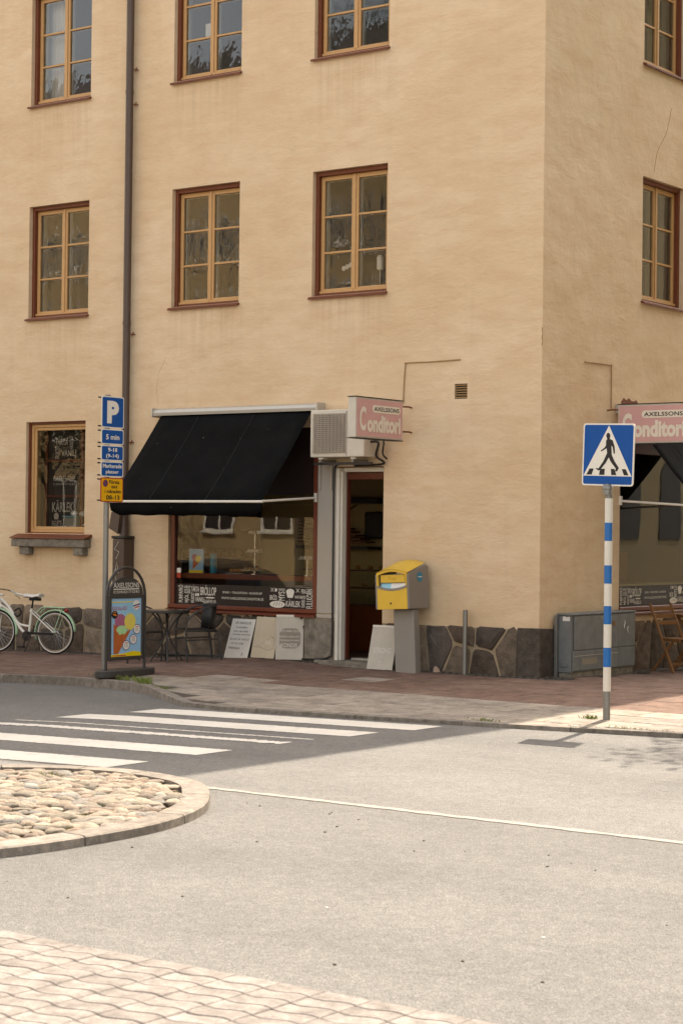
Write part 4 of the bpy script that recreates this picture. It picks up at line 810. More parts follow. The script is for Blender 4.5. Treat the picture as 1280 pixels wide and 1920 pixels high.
for a in range(0, 180, 20): pp([(.55, .55)]+[(.55+.42*math.cos(R(a+d)), .55+.42*math.sin(R(a+d))) for d in (0, 9)], 'paper_blue', 0, 'ray')
pp([(0, .93), (.72, .93), (.72, .945), (0, .945)], 'poster_yellow', 1, 'rule')
MB().text('KULGLASS', (px+.003, y0+.06, .205+.80*.71), U, Zv, .255, .045, .0).build('lettering', 'poster_red', t)
ell = lambda cx, cy, rx, ry, n_=20: [(cx+rx*math.cos(2*math.pi*i/n_), cy+ry*math.sin(2*math.pi*i/n_)) for i in range(n_)]
pp([(.08, .57), (.42, .40), (.67, .47), (.24, .05), (.09, .05)], 'cone', 1, 'cone'); pp(ell(.30, .61, .185, .125), 'ice_berry', 2, 'scoop'); pp(ell(.62, .595, .19, .145), 'ice_lemon', 2.2, 'scoop'); pp(ell(.34, .45, .175, .085), 'ice_mint', 2.4, 'scoop'); pp([(.09, .50), (.28, .37), (.42, .40), (.30, .28), (.10, .28)], 'cone', 2.6, 'cone')
pp(ell(.11, .725, .10, .068), 'print_black', 3.4, 'badge'); pp([(.05, .72), (.17, .70), (.17, .725), (.05, .745)], 'poster_orange', 4, 'badge_print'); pp([(.07, .76), (.16, .755), (.15, .77), (.08, .775)], 'poster_orange', 4, 'badge_print')
pp(ell(.83, .88, .115, .085), 'paper', 2, 'emblem'); pp([(.72, .85), (.945, .885), (.945, .91), (.72, .875)], 'poster_navy', 3, 'emblem_band'); pp([(.76, .815), (.93, .85), (.93, .87), (.76, .835)], 'poster_red', 3, 'emblem_band')
for (cx, cy), s in zip([(.855, .46), (.74, .285), (.50, .19)], ('35', '50', '15')):
    pp(ell(cx, cy, .125, .088), 'poster_navy', 1.5, 'price_ring'); pp(ell(cx, cy, .108, .076), 'paper', 2.5, 'price_disc'); MB().text(s, (px+.005, y0+.04+(cx-.06)*.54, .205+(cy-.035)*.71), U, Zv, .06, .04).build('lettering', 'board_mark', t); pp([(cx-.05, cy+.035), (cx+.05, cy+.035), (cx+.05, cy+.048), (cx-.05, cy+.048)], 'poster_red', 3.5, 'price_rule')
pp([(0, 0), (1, 0), (1, .06), (.75, .085), (.4, .05), (0, .035)], 'poster_yellow', 1.2, 'poster_ground'); pp([(.05, .01), (.5, .01), (.5, .025), (.05, .025)], 'poster_red', 2, 'poster_rule')

# post box
t = thing('post_box', 'yellow and grey letter box on a grey pillar beside the door', 'post box', (-1.70, -.33, zp(-1.7, -.33)), rz=0.0); t.rotation_euler = (0, R(-3.0), 0)
wx, yf, yb = .255, -.235, .22; zb, zf, zk = .80, 1.30, 1.42
cx = -.055
def zroof(x, y): return zf+(zk-zf)*min(1, (y-yf)/.40)*1.0-.05*((x-cx)/wx)**2-(.02 if y > .2 else 0)
for s in (-1, 1):
    xa, xb = cx+s*wx, cx+s*(wx-.025); ys_ = [yf, yf+.1, yf+.2, yf+.3, yf+.4, yb]
    poly = [(yf, zb), (yb, zb)]+[(y_, zroof(cx+wx, y_)-.012) for y_ in ys_[::-1]]
    MB().prism(poly, (min(xa, xb), 0, 0), (0, 1, 0), (0, 0, 1), (1, 0, 0), .025).build('side_panel', 'post_grey', t, bevel=.006)
MB().box(cx-wx+.026, cx+wx-.026, yf+.06, yb-.002, zb+.005, zf-.06).build('body', 'post_grey', t)
n_ = 12; P = []
for y_ in (yf-.012, yf+.1, yf+.2, yf+.3, yf+.4, yb+.005):
    for i in range(n_+1): x = cx-wx+.012+(2*wx-.024)*i/n_; P.append((x, y_, zroof(x, max(y_, yf))+.004))
MB().add(P, [(j*(n_+1)+i, j*(n_+1)+i+1, (j+1)*(n_+1)+i+1, (j+1)*(n_+1)+i) for j in range(5) for i in range(n_)]).build('roof', 'post_yellow', t, smooth=True)
xs = [cx-wx+.027+(2*wx-.054)*i/16 for i in range(17)]; dip = lambda x: 1.085-.05*(1-((x-cx)/wx)**2)
MB().prism([(x, dip(x)) for x in xs]+[(xs[-1], zb), (xs[0], zb)], (0, yf, 0), (1, 0, 0), (0, 0, 1), (0, 1, 0), .03).build('front_panel', 'post_yellow', t, bevel=.003)
MB().prism([(x, zroof(x, yf)+.003) for x in xs]+[(x, zroof(x, yf)-.028-.012*((x-cx)/wx)**2) for x in xs[::-1]], (0, yf-.004, 0), (1, 0, 0), (0, 0, 1), (0, 1, 0), .03).build('front_brow', 'post_yellow', t)
for s in (-1, 1): MB().box(cx+s*(wx-.036)-.010, cx+s*(wx-.036)+.010, yf-.002, yf+.03, 1.08, zf-.05).build('front_edge', 'post_yellow', t)
MB().prism([(x, dip(x)+.0) for x in xs]+[(x, dip(x)+.028) for x in xs[::-1]], (0, yf-.006, 0), (1, 0, 0), (0, 0, 1), (0, 1, 0), .03).build('slot_lip', 'post_pillar', t)
fl = MB().box(cx-.185, cx+.185, yf+.022, yf+.045, 1.135, 1.235).build('flap', 'post_yellow', t, bevel=.008, seg=2); MB().text('Post', (cx-.06, yf+.020, 1.165), (1, 0, 0), (0, 0, 1), .12, .05).build('lettering', M('post_relief', '#c4921d', .4), fl)
MB().add([(cx-.185, yf+.012, 1.055), (cx-.03, yf+.012, 1.045), (cx-.03, yf+.045, 1.13), (cx-.185, yf+.045, 1.13)], [(0, 1, 2, 3)]).build('label_card', 'paper_blue', t); MB().add([(cx-.03, yf+.012, 1.045), (cx+.185, yf+.012, 1.06), (cx+.185, yf+.045, 1.13), (cx-.03, yf+.045, 1.13)], [(0, 1, 2, 3)]).build('label_card', 'paper', t)
MB().lathe([(.012, 0), (.012, .006)], (cx-.02, yf-.005, .875), 12, 'y').build('lock', 'dark_metal', t)
MB().prism([(.06*math.cos(a), .062*math.sin(a)) for a in [k_*.314 for k_ in range(20)]], (cx+wx+.001, .02, 1.20), (0, 1, 0), (0, 0, 1), (1, 0, 0), .003).build('emblem', 'teal', t); MB().prism([(-.04, -.006), (.045, -.006), (.045, .006), (-.04, .006)], (cx+wx+.0045, .02, 1.20), (0, 1, 0), (0, 0, 1), (1, 0, 0), .001).build('emblem_print', 'print_white', t)
MB().prism([(-.155, -.1), (.155, -.1), (.155, .80), (-.155, .80)], (.0, -.08, 0), (1, 0, 0), (0, 0, 1), (0, 1, 0), .14).build('pillar', 'post_pillar', t, bevel=.025, seg=3)
o = MB().prism([(0, 0), (.10, 0), (.075, .05), (.03, .085), (.01, .07)], (-1.47, -.12, zp(-1.45, -.1)-.01), (1, 0, 0), (0, 0, 1), (0, .3, 0), .1).build('stone_chip', M('chip', '#b29684', .8)); tag(o, 'pale pinkish stone chip at the foot of the letter box', 'stone')
o = MB().tube([(-.99, -.13, zp(-1, -.1)-.05), (-.995, -.12, .80)], .03, 12).build('guard_post', 'galv', smooth=True); tag(o, 'short grey metal post standing in front of the stone plinth', 'post')

# electrical cabinet
x0, x1, y0, y1 = .055, .255, .36, 2.02
t = thing('electric_cabinet', 'weathered grey metal electrical cabinet at the corner', 'cabinet', (.15, 1.2, 0))
MB().box(x0, x1-.012, y0, y1, .05, .755).build('body', 'cab_metal', t, bevel=.006); MB().box(x0-.01, x1+.01, y0-.012, y1+.01, .757, .782).build('lid', 'cab_metal', t, bevel=.006)
MB().box(x1-.010, x1+.004, y0+.06, 1.555, .325, .75).build('door', 'cab_metal', t, bevel=.004); MB().box(x1-.010, x1+.004, 1.56, y1-.003, .325, .75).build('door', 'cab_metal', t, bevel=.004)
MB().box(x1-.010, x1+.003, y0+.03, 1.555, .07, .315).build('lower_panel', 'cab_metal', t, bevel=.004); MB().box(x1-.010, x1+.003, 1.56, y1-.003, .07, .315).build('lower_panel', 'cab_metal', t, bevel=.004)
MB().box(x0+.01, x1-.02, y0+.02, y1-.02, -.08, .049).build('base', 'concrete', t); MB().box(x1+.004, x1+.012, 1.40, 1.46, .60, .66).build('lock', 'oiled_wood', t)
MB().box(x1+.0032, x1+.006, y0+.06, 1.55, .25, .256).build('panel_rib', 'alu', t); MB().box(x0+.05, x1-.05, y0-.016, y0-.002, .12, .19).build('vent_plate', 'cab_metal', t, bevel=.01)
MB().box(x1+.003, x1+.0045, .62, 1.0, .14, .22).build('sticker_remains', 'board_mark', t); MB().prism([(0, 0), (.10, 0), (.10, .055), (.06, .045), (.02, .058), (0, .05)], (x1-.13, y0-.0005, .69), (1, 0, 0), (0, 0, 1), (0, -1, 0), .001).build('sticker', 'paper', t)
b = MB()
for q0 in ([(1.72, .66), (1.74, .63), (1.71, .60), (1.72, .56)], [(1.82, .58), (1.80, .54), (1.83, .50)]): b.tube([(x1+.005, a, z) for a, z in q0], .006, 4)
b.build('graffiti', 'chalk', t); MB().box(.035, .075, .30, .345, -.05, .76).build('corner_post', 'galv', t, bevel=.004)

# garden table and rattan chairs
def rattan(name, label, loc, rz):
    t = thing(name, label, 'chair', loc, rz=rz, group='rattan cafe chairs'); r_ = .013
    for s in (-1, 1):
        pth = spline([(.22, s*.27, 0), (.235, s*.265, .25), (.235, s*.262, .44), (.19, s*.262, .58), (.06, s*.262, .68), (-.10, s*.25, .73), (-.22, s*.16, .755), (-.25, 0, .76)], 5); MB().tube(pth, r_, 7).build('arm', 'tube_dark', t, smooth=True)
        MB().tube([(-.27, s*.23, 0), (-.21, s*.215, .40)], r_, 7).build('leg', 'tube_dark', t, smooth=True)
        MB().tube([(.235, s*.262, .28), (-.23, s*.22, .30)], .009, 6).build('side_rail', 'tube_dark', t, smooth=True); MB().tube([(.235, s*.262, .41), (-.21, s*.215, .40)], r_, 7).build('seat_rail', 'tube_dark', t, smooth=True)
    MB().tube([(.235, -.262, .41), (.235, .262, .41)], r_, 7).build('front_rail', 'tube_dark', t, smooth=True)
    MB().box(-.20, .23, -.25, .25, .405, .425).build('seat', 'rattan', t, bevel=.008)
    P = []; n_ = 10
    for k_ in range(2):
        for i in range(n_+1):
            a = R(-62+124*i/n_); z = .41 if k_ == 0 else .745; rr = .23 if k_ == 0 else .26
            P.append((-.02-rr*math.cos(a)*.9+(.0 if k_ else .02), rr*math.sin(a), z))
    o = MB().add(P, [(i, i+1, n_+2+i, n_+1+i) for i in range(n_)]).build('backrest', 'rattan', t, smooth=True); md = o.modifiers.new('s', 'SOLIDIFY'); md.thickness = .012
    for i in range(0): pass
    return t
rattan('rattan_chair', 'black rattan armchair left of the boards under the shop window', (-4.88, -.70, zp(-4.9, -.7)), math.atan2(-.83, -.56))
rattan('rattan_chair', 'black rattan armchair half hidden behind the pavement sign', (-5.62, -1.12, zp(-5.6, -1.1)), math.atan2(-.25, .95))
cx, cy = -5.17, -1.0; zg = zp(cx, cy); t = thing('cafe_table', 'small round black cafe table between the rattan chairs', 'table', (cx, cy, zg))
MB().lathe([(.295, 0), (.305, .006), (.305, .028), (.298, .034)], (cx, cy, .645), 32).build('table_rim', 'tube_dark', t, smooth=True); MB().lathe([(.285, 0), (.285, .004)], (cx, cy, .680), 32).build('table_top', 'table_glass', t, smooth=True)
for k_ in range(4):
    a = R(45+90*k_); c_, s_ = math.cos(a), math.sin(a); MB().tube(spline([(cx+.2*c_, cy+.2*s_, .64), (cx+.05*c_, cy+.05*s_, .45), (cx+.04*c_, cy+.04*s_, .3), (cx+.22*c_, cy+.22*s_, zg)], 5), .012, 7).build('leg', 'tube_dark', t, smooth=True)
MB().lathe([(.05, 0), (.05, .02)], (cx, cy, .36), 12).build('leg_ring', 'tube_dark', t)

# leaning boards
def board(x, y, yaw, lean, w_, h, mat, label, tilt=0):
    t = thing('leaning_board', label, 'board', (x, y, zp(x, y)+.004), rz=yaw, group='plywood boards leaning on the wall'); t.rotation_euler = (R(-lean), R(tilt), yaw)
    MB().box(0, w_, 0, .012, 0, h).build('panel', mat, t, bevel=.002); return t
def writ(t, lines, m_, x0, w_, dx=.0):
    b = MB()
    for s, z, h, wd, xo in lines: b.text(s, (x0+xo, -.0015, z), (1, .0, 0), (0, 0, 1), wd, h)
    b.build('lettering', m_, t)
t = board(-4.78, -.27, 0, 20, .40, .56, 'board_pale', 'leaning board with black handwriting, nearest the rattan chair', 0)
writ(t, [('EN BAKELSE', .485, .035, .27, .03), ('innehåller', .425, .03, .2, .06), ('inte särskilt', .37, .03, .25, .03), ('mycket vitaminer', .32, .03, .31, .03), ('SÅ DET ÄR VIKTIGT', .255, .034, .33, 0), ('ATT DU ÄTER', .195, .03, .22, .03), ('MÅNGA', .125, .045, .19, .01)], 'ink', .035, .33)
b = MB(); b.tube([(.30+.018*math.cos(R(a)), -.002, .065+.018*math.sin(R(a))) for a in range(200, 345, 20)], .003, 4).ball((.30, -.002, .075), .008, 6); b.build('smiley', 'ink', t); MB().box(.0, .012, -.004, 0, .0, .56).box(.385, .40, -.004, 0, 0, .56).build('edge_strip', 'white_paint', t)
t = board(-4.345, -.24, 0, 14, .40, .565, 'board_ply', 'plain plywood board with a faint outline, middle of the three leaning boards')
b = MB(); ol = [(.04, .15), (.13, .17), (.3, .30), (.355, .27), (.36, .14), (.28, .11), (.16, .14), (.04, .15)]
for (a, z), (c_, d_) in zip(ol, ol[1:]):
    for k_ in range(5): b.ball((a+(c_-a)*k_/5, -.001, z+(d_-z)*k_/5), .005, 6)
b.build('outline', 'board_mark', t); MB().text('FIKA', (.22, -.0015, .19), (1, 0, 0), (0, 0, 1), .09, .05).build('lettering', 'chalk', t)
t = board(-3.90, -.26, R(32), 8, .37, .60, 'board_grey', 'leaning board with white handwriting, nearest the door')
MB().prism(rrect(.05, .33, .15, .42, .08, 5), (0, -.001, 0), (1, 0, 0), (0, 0, 1), (0, 1, 0), .0005).build('chalk_ground', 'board_mark', t); writ(t, [('ATT VARA TJOCK', .36, .035, .27, .02), ('MÅSTE VARA ETT', .295, .032, .27, .01), ('TECKEN PÅ BRA', .245, .032, .27, .01), ('KONDIS', .165, .055, .22, .03)], 'chalk', .04, .3); MB().box(0, .37, -.004, 0, .575, .6).build('edge_strip', 'white_paint', t)
t = board(-2.42, -.24, 0, 14, .40, .58, 'board_grey', 'pale board with a chalk heart leaning beside the letter box pillar'); MB().text('STRONG', (.07, -.0015, .215), (1, 0, 0), (0, 0, 1), .27, .07).build('lettering', 'chalk', t)
b = MB(); hp = [(.2+.035*(math.sin(a)**3), -.002, .125+.035*(.8*math.cos(a)-.32*math.cos(2*a)-.13*math.cos(3*a))) for a in [k_*.314 for k_ in range(21)]]; b.tube(hp, .0035, 4); b.build('heart', 'chalk', t); MB().box(0, .40, -.004, 0, .555, .58).build('edge_strip', 'white_paint', t)

# bicycle
ang = math.atan2(.24, .97); bx, by = -7.60, -.50
t = thing('bicycle', 'white step-through bicycle with mint mudguards parked along the stone plinth', 'bicycle', (bx, by, zp(-7.7, -.5)+.0), rz=ang); t.rotation_euler = (R(-2), 0, ang); dz = .05
def wheel(cx, cz):
    w_ = MB().tube([(cx+.292*math.cos(a), 0, cz+.292*math.sin(a)) for a in [k_*2*math.pi/40 for k_ in range(40)]], .018, 8, True).build('wheel', 'tyre', t, smooth=True)
    MB().tube([(cx+.285*math.cos(a), .0, cz+.285*math.sin(a)) for a in [k_*2*math.pi/40 for k_ in range(40)]], .0185, 6, True).build('whitewall', 'saddle', w_, smooth=True)
    MB().tube([(cx+.262*math.cos(a), 0, cz+.262*math.sin(a)) for a in [k_*2*math.pi/40 for k_ in range(40)]], .012, 6, True).build('rim', 'chrome', w_, smooth=True)
    b = MB()
    for k_ in range(28): a = k_*2*math.pi/28; b2 = a+(.5 if k_ % 2 else -.5); b.tube([(cx+.025*math.cos(b2), .025*(1 if k_ % 4 < 2 else -1), cz+.025*math.sin(b2)), (cx+.258*math.cos(a), 0, cz+.258*math.sin(a))], .0016, 4)
    b.build('spokes', 'chrome', w_, kind='stuff'); MB().lathe([(.02, -.05), (.03, -.04), (.018, -.03), (.018, .03), (.03, .04), (.02, .05)], (cx, 0, cz), 12, 'y').build('hub', 'chrome', w_, smooth=True)
HX, HZ, FX = -.127, .31, -1.10
wheel(HX, HZ); wheel(FX, HZ)
def bt(path, r_, m_='bike_white', nm='frame_tube', y=0.0, n_=8): return MB().tube([(u, y if len(p_) == 2 else p_[1], v+dz) for p_ in [path] for (u, v) in p_] if False else [(p_[0], y, p_[1]+dz) for p_ in path], r_, n_).build(nm, m_, t, smooth=True)
sp2 = lambda pts, n_=5: [(v.x, v.z) for v in spline([(u, 0, w_) for u, w_ in pts], n_)]
bt(sp2([(-1.07, .735), (-.947, .642), (-.855, .528), (-.781, .398), (-.671, .27), (-.571, .204)]), .021); bt(sp2([(-1.06, .64), (-.946, .58), (-.86, .50), (-.744, .384), (-.654, .352), (-.547, .343)]), .016)
bt([(-.532, .60), (-.571, .20)], .017); bt([(-1.09, .76), (-1.06, .60)], .024)
for s in (-1, 1):
    bt([(-.565, .205), (HX, HZ-dz)], .010, nm='chain_stay', y=s*.045); bt([(-.535, .57), (HX, HZ-dz)], .009, nm='seat_stay', y=s*.045); bt([(-1.06, .60), (-1.07, .52), (FX, HZ-dz)], .012, nm='fork_blade', y=s*.05)
bt([(-.532, .60), (-.516, .72)], .013, 'tyre', 'seat_post')
P = []; prof = [(-.665, .022, .80), (-.62, .03, .805), (-.56, .045, .80), (-.48, .085, .795), (-.41, .10, .81), (-.375, .085, .81)]
for u, hw, z in prof: P += [(u, -hw, z-.03+dz), (u, -hw*.8, z+dz), (u, 0, z+.012+dz), (u, hw*.8, z+dz), (u, hw, z-.03+dz), (u, 0, z-.05+dz)]
MB().add(P, [(i*6+j, (i+1)*6+j, (i+1)*6+(j+1) % 6, i*6+(j+1) % 6) for i in range(5) for j in range(6)]+[tuple(range(6)), tuple(range(35, 29, -1))]).build('saddle', 'saddle', t, smooth=True, ang=60)
MB().box(-.56, -.40, -.05, .05, .715+dz, .755+dz).build('saddle_base', 'tyre', t, bevel=.015, seg=2)
def fender(cx, a0, a1):
    P = []; n_ = 22
    for i in range(n_+1):
        a = R(a0+(a1-a0)*i/n_)
        for yv, rr in ((-.03, .322), (-.02, .336), (0, .341), (.02, .336), (.03, .322)): P.append((cx+rr*math.cos(a), yv, HZ+rr*math.sin(a)))
    o = MB().add(P, [(i*5+j, (i+1)*5+j, (i+1)*5+j+1, i*5+j+1) for i in range(n_) for j in range(4)]).build('mudguard', 'bike_mint', t, smooth=True); md = o.modifiers.new('s', 'SOLIDIFY'); md.thickness = .003
fender(HX, 5, 200); fender(FX, -8, 140)
for s in (-1, 1):
    bt(sp2([(-.42, .545), (-.36, .60), (-.30, .625), (-.1, .628), (.03, .625)]), .007, 'bike_mint', 'rack_rail', s*.055); bt([(.0, .61), (HX, HZ-dz)], .005, 'bike_mint', 'rack_stay', s*.055)
bt([(.03, .622), (-.30, .622)], .005, 'bike_mint', 'rack_rail'); 
for u in (.03, -.08, -.19, -.30): MB().tube([(u, -.055, .625+dz), (u, .055, .625+dz)], .005, 6).build('rack_bar', 'bike_mint', t)
MB().lathe([(.03, 0), (.032, .02), (.02, .045)], (.025, 0, .585+dz), 12, 'x').build('rear_lamp', 'reflector', t, smooth=True)
bt([(-1.09, .76), (-1.11, .86)], .012, 'chrome', 'stem')
for s in (-1, 1):
    MB().tube(spline([(-1.11, 0, .86+dz), (-1.13, s*.10, .87+dz), (-1.06, s*.24, .85+dz), (-.95, s*.27, .80+dz)], 5), .011, 7).build('handlebar', 'chrome', t, smooth=True); MB().tube([(-.96, s*.27, .805+dz), (-.84, s*.275, .785+dz)], .016, 8).build('grip', 'saddle', t, smooth=True); MB().tube(spline([(-.99, s*.265, .78+dz), (-.93, s*.27, .76+dz), (-.90, s*.27, .73+dz)], 4), .006, 5).build('brake_lever', 'chrome', t)
MB().lathe([(.075, -.005), (.075, .005)], (-.571, -.06, .204+dz), 24, 'y').build('chain_ring', 'dark_metal', t); MB().tube([(-.571, -.085, .204+dz), (-.60, -.085, .05+dz)], .009, 6).tube([(-.571, .085, .204+dz), (-.54, .085, .35+dz)], .009, 6).build('crank', 'dark_metal', t); MB().box(-.66, -.56, -.17, -.095, .035+dz, .06+dz).build('pedal', 'black', t, bevel=.006)
MB().tube([(-.50, -.06, .19+dz), (-.56, -.12, -.03+dz)], .008, 6).build('kickstand', 'dark_metal', t)
MB().box(-.56, HX, -.065, -.055, .225+dz, .262+dz).build('chain_guard', 'tyre', t); MB().tube(spline([(-.80, -.03, .56+dz), (-.72, -.05, .60+dz), (-.68, -.05, .54+dz), (-.74, -.04, .48+dz), (-.80, -.03, .52+dz)], 4), .014, 6).build('lock', 'black', t, smooth=True)

# folding wooden chair and table by the side window
def fold_chair(loc, rz, label):
    t = thing('folding_chair', label, 'chair', loc, rz=rz, group='wooden folding chairs')
    for s in (-1, 1):
        y_ = s*.19; MB().prism([(-.25, .90), (-.21, .90), (.24, .0), (.20, .0)], (0, y_-.012, 0), (1, 0, 0), (0, 0, 1), (0, 1, 0), .024).build('back_leg', 'oiled_wood', t, bevel=.003)
        y2 = s*.16; MB().prism([(-.22, .0), (-.18, .0), (.20, .42), (.16, .42)], (0, y2-.011, 0), (1, 0, 0), (0, 0, 1), (0, 1, 0), .022).build('front_leg', 'oiled_wood', t, bevel=.003); MB().box(-.02, .30, y2-.012, y2+.012, .41, .44).build('seat_rail', 'oiled_wood', t)
    for i in range(6): MB().box(-.02+i*.056, .028+i*.056, -.2, .2, .442, .458).build('seat_slat', 'oiled_wood', t, bevel=.003)
    for i in range(3): z = .62+i*.09; x = -.25+(.90-z)*.5; MB().box(x+.004, x+.016, -.178, .178, z, z+.055).build('back_slat', 'oiled_wood', t, bevel=.003)
    MB().box(.12, .14, -.15, .15, .1, .13).build('stretcher', 'oiled_wood', t); return t
fold_chair((.50, 2.60, zp(.5, 2.6)), R(-18), 'wooden folding chair between the grey cabinet and the wooden folding table')
t = thing('folding_table', 'oiled wooden folding table beside the side street window', 'table', (.58, 3.28, zp(.6, 3.3)), rz=R(0))
for i in range(7): MB().box(-.33+i*.095, -.245+i*.095, -.35, .35, .745, .765).build('top_slat', 'oiled_wood', t, bevel=.003)
for s in (-1, 1):
    MB().box(-.33, .33, s*.28-.012, s*.28+.012, .71, .744).build('top_rail', 'oiled_wood', t); MB().prism([(-.28, 0), (-.24, 0), (.24, .71), (.20, .71)], (0, s*.25-.011, 0), (1, 0, 0), (0, 0, 1), (0, 1, 0), .022).build('leg', 'oiled_wood', t); MB().prism([(.28, 0), (.24, 0), (-.24, .71), (-.20, .71)], (0, s*.22-.011, 0), (1, 0, 0), (0, 0, 1), (0, 1, 0), .022).build('leg', 'oiled_wood', t)
# grass tufts
def tuft(x, y, n_, h, label, rx=.1, ry=.03):
    q = random.Random(int(x*100)); b = MB(); z = zp(x, y)
    for i in range(n_):
        px_, py_ = x+q.gauss(0, rx), y+q.gauss(0, ry); a = q.uniform(0, 6.3); l = h*q.uniform(.5, 1.2); d = Vector((math.cos(a), math.sin(a), 0)); s = Vector((-d.y, d.x, 0))*.004; o_ = Vector((px_, py_, z-.01))
        b.add([o_-s, o_+s, o_+d*l*.35+Vector((0, 0, l*.7))+s*.6, o_+d*l*.8+Vector((0, 0, l))], [(0, 1, 2), (1, 3, 2)])
    o = b.build('grass_tuft', 'grass'); tag(o, label, 'grass', 'grass tufts along the kerb'); o['kind'] = 'thing'
tuft(-4.42, -3.05, 110, .035, 'green grass tuft round the foot of the parking post', .09, .03); tuft(-3.1, -3.72, 60, .09, 'tall grass tuft behind the kerb left of the crossing', .06, .02); tuft(-3.6, -3.45, 50, .07, 'thin grass tuft on the kerb joint near the pavement sign', .12, .02); tuft(-2.55, -4.02, 40, .04, 'small grass tuft at the bend of the kerb', .05, .015); tuft(2.78, -3.72, 70, .05, 'green weed at the foot of the crossing sign post', .04, .03); tuft(2.05, -4.52, 60, .04, 'low weeds in the kerb joint left of the crossing sign', .08, .015); tuft(3.55, -4.25, 80, .03, 'low grass in the kerb joint right of the crossing sign', .25, .012); tuft(3.0, -4.36, 40, .025, 'sparse grass in the kerb joint below the crossing sign', .12, .012)
for k_, (x, y, h) in enumerate([(3.3, -12.35, .08), (1.9, -10.3, .04), (2.9, -11.8, .04), (3.5, -11.6, .035), (2.4, -10.9, .035), (3.2, -11.2, .03), (3.75, -12.0, .03)]):
    q = random.Random(k_); b = MB()
    for i in range(26):
        a = q.uniform(0, 6.3); l = h*q.uniform(.5, 1.2); d = Vector((math.cos(a), math.sin(a), 0)); s = Vector((-d.y, d.x, 0))*.004; o_ = Vector((x+q.gauss(0, .05), y+q.gauss(0, .03), -.07)); b.add([o_-s, o_+s, o_+d*l*.35+Vector((0, 0, l*.9))+s*.6, o_+d*l*.7+Vector((0, 0, l*1.2))], [(0, 1, 2), (1, 3, 2)])
    b.build('weed', 'grass', isl)

# things on the window sills
def orchid(x, y, z, label, flowers=3):
    t = thing('potted_plant', label, 'plant', (x, y, z)); MB().lathe([(.045, 0), (.06, .09), (.055, .09)], (x, y, z), 14).build('pot', 'pot_white', t, smooth=True)
    for k_ in range(6): a = k_*1.05; MB().add([(x, y, z+.09), (x+.07*math.cos(a-.25), y+.05*math.sin(a-.25), z+.15), (x+.15*math.cos(a), y+.1*math.sin(a), z+.15+.02*(k_ % 3)), (x+.07*math.cos(a+.25), y+.05*math.sin(a+.25), z+.15)], [(0, 1, 2, 3)]).build('leaf', 'leaf_dark', t)
    if flowers:
        MB().tube(spline([(x, y, z+.09), (x+.03, y, z+.25), (x-.02, y, z+.38), (x-.1, y, z+.41)], 4), .004, 5).build('flower_stem', 'leaf_dark', t)
        for k_ in range(flowers): MB().ball((x-.02-.055*k_, y-.02, z+.40-.02*k_), .036, 8, (1, .4, 1)).build('flower', 'petal', t, smooth=True)
orchid(-8.37, .33, 4.93, 'dark leaved plant in a white pot in the left window of the lower row', 0); orchid(-3.13, .33, 4.93, 'white orchid in the window nearest the corner, lower row', 3); orchid(-5.18, .34, 8.12, 'green pot plant in the middle window of the top row', 0)
o = MB().lathe([(.004, 0), (.004, .30), (.038, .305), (.045, .33), (.045, .47), (.03, .5)], (-2.68, .33, 4.93), 12).build('sill_lamp', 'petal', smooth=True); tag(o, 'white spindle lamp on a stick in the window nearest the corner', 'lamp')
o = MB().box(-5.72, -5.42, .29, .30, 8.75, 8.93).build('paper_sheet', 'paper'); tag(o, 'white paper sheet in the middle window of the top row', 'paper')
for (a, c) in COLS[:1]: 
    o = MB().add([(a+.02+.035*i, .34+.02*(i % 2), zz) for zz in (8.12, 9.75) for i in range(14)], [(i, i+1, 15+i, 14+i) for i in range(13)]).build('curtain', 'curtain'); tag(o, 'pale curtain in the left window of the top row', 'curtain')
for zz0, nm in ((8.12, 'upper'), (4.93, 'lower')):
    o = MB().add([(-.34-.02*(i % 2), 2.64+.03*i, zz) for zz in (zz0, zz0+1.6) for i in range(22)], [(i, i+1, 23+i, 22+i) for i in range(21)]).build('curtain', 'curtain'); tag(o, 'white curtain in the %s side street window' % nm, 'curtain')
# fan and tub in the small window
x, y, z = -7.86, .24, 1.80; t = thing('desk_fan', 'pale grey desk fan in the small left shop window', 'fan', (x, y, z)); MB().lathe([(.07, 0), (.06, .02), (.015, .04), (.015, .14)], (x-.05, y+.05, z), 14).build('stand', 'fan_grey', t, smooth=True); MB().lathe([(.02, -.02), (.115, -.015), (.12, .02), (.06, .05)], (x, y+.06, z+.19), 20, 'y').build('cage', 'fan_grey', t, smooth=True); MB().ball((x-.09, y+.0, z+.17), .05, 10, (1.2, .8, .9)).build('motor', 'fan_grey', t, smooth=True)
x = -8.17; t = thing('plastic_tub', 'grey tub with teal lid beside the desk fan', 'tub', (x, y, z)); MB().box(x-.14, x+.14, y-.04, y+.1, z-.02, z+.12).build('tub', 'box_grey', t, bevel=.02, seg=2); MB().box(x-.155, x+.155, y-.055, y+.115, z+.121, z+.145).build('lid', 'box_teal', t, bevel=.008); MB().ball((x+.02, y+.03, z+.18), .05, 8, (1.4, .8, .8)).build('bag', 'paper', t, smooth=True)

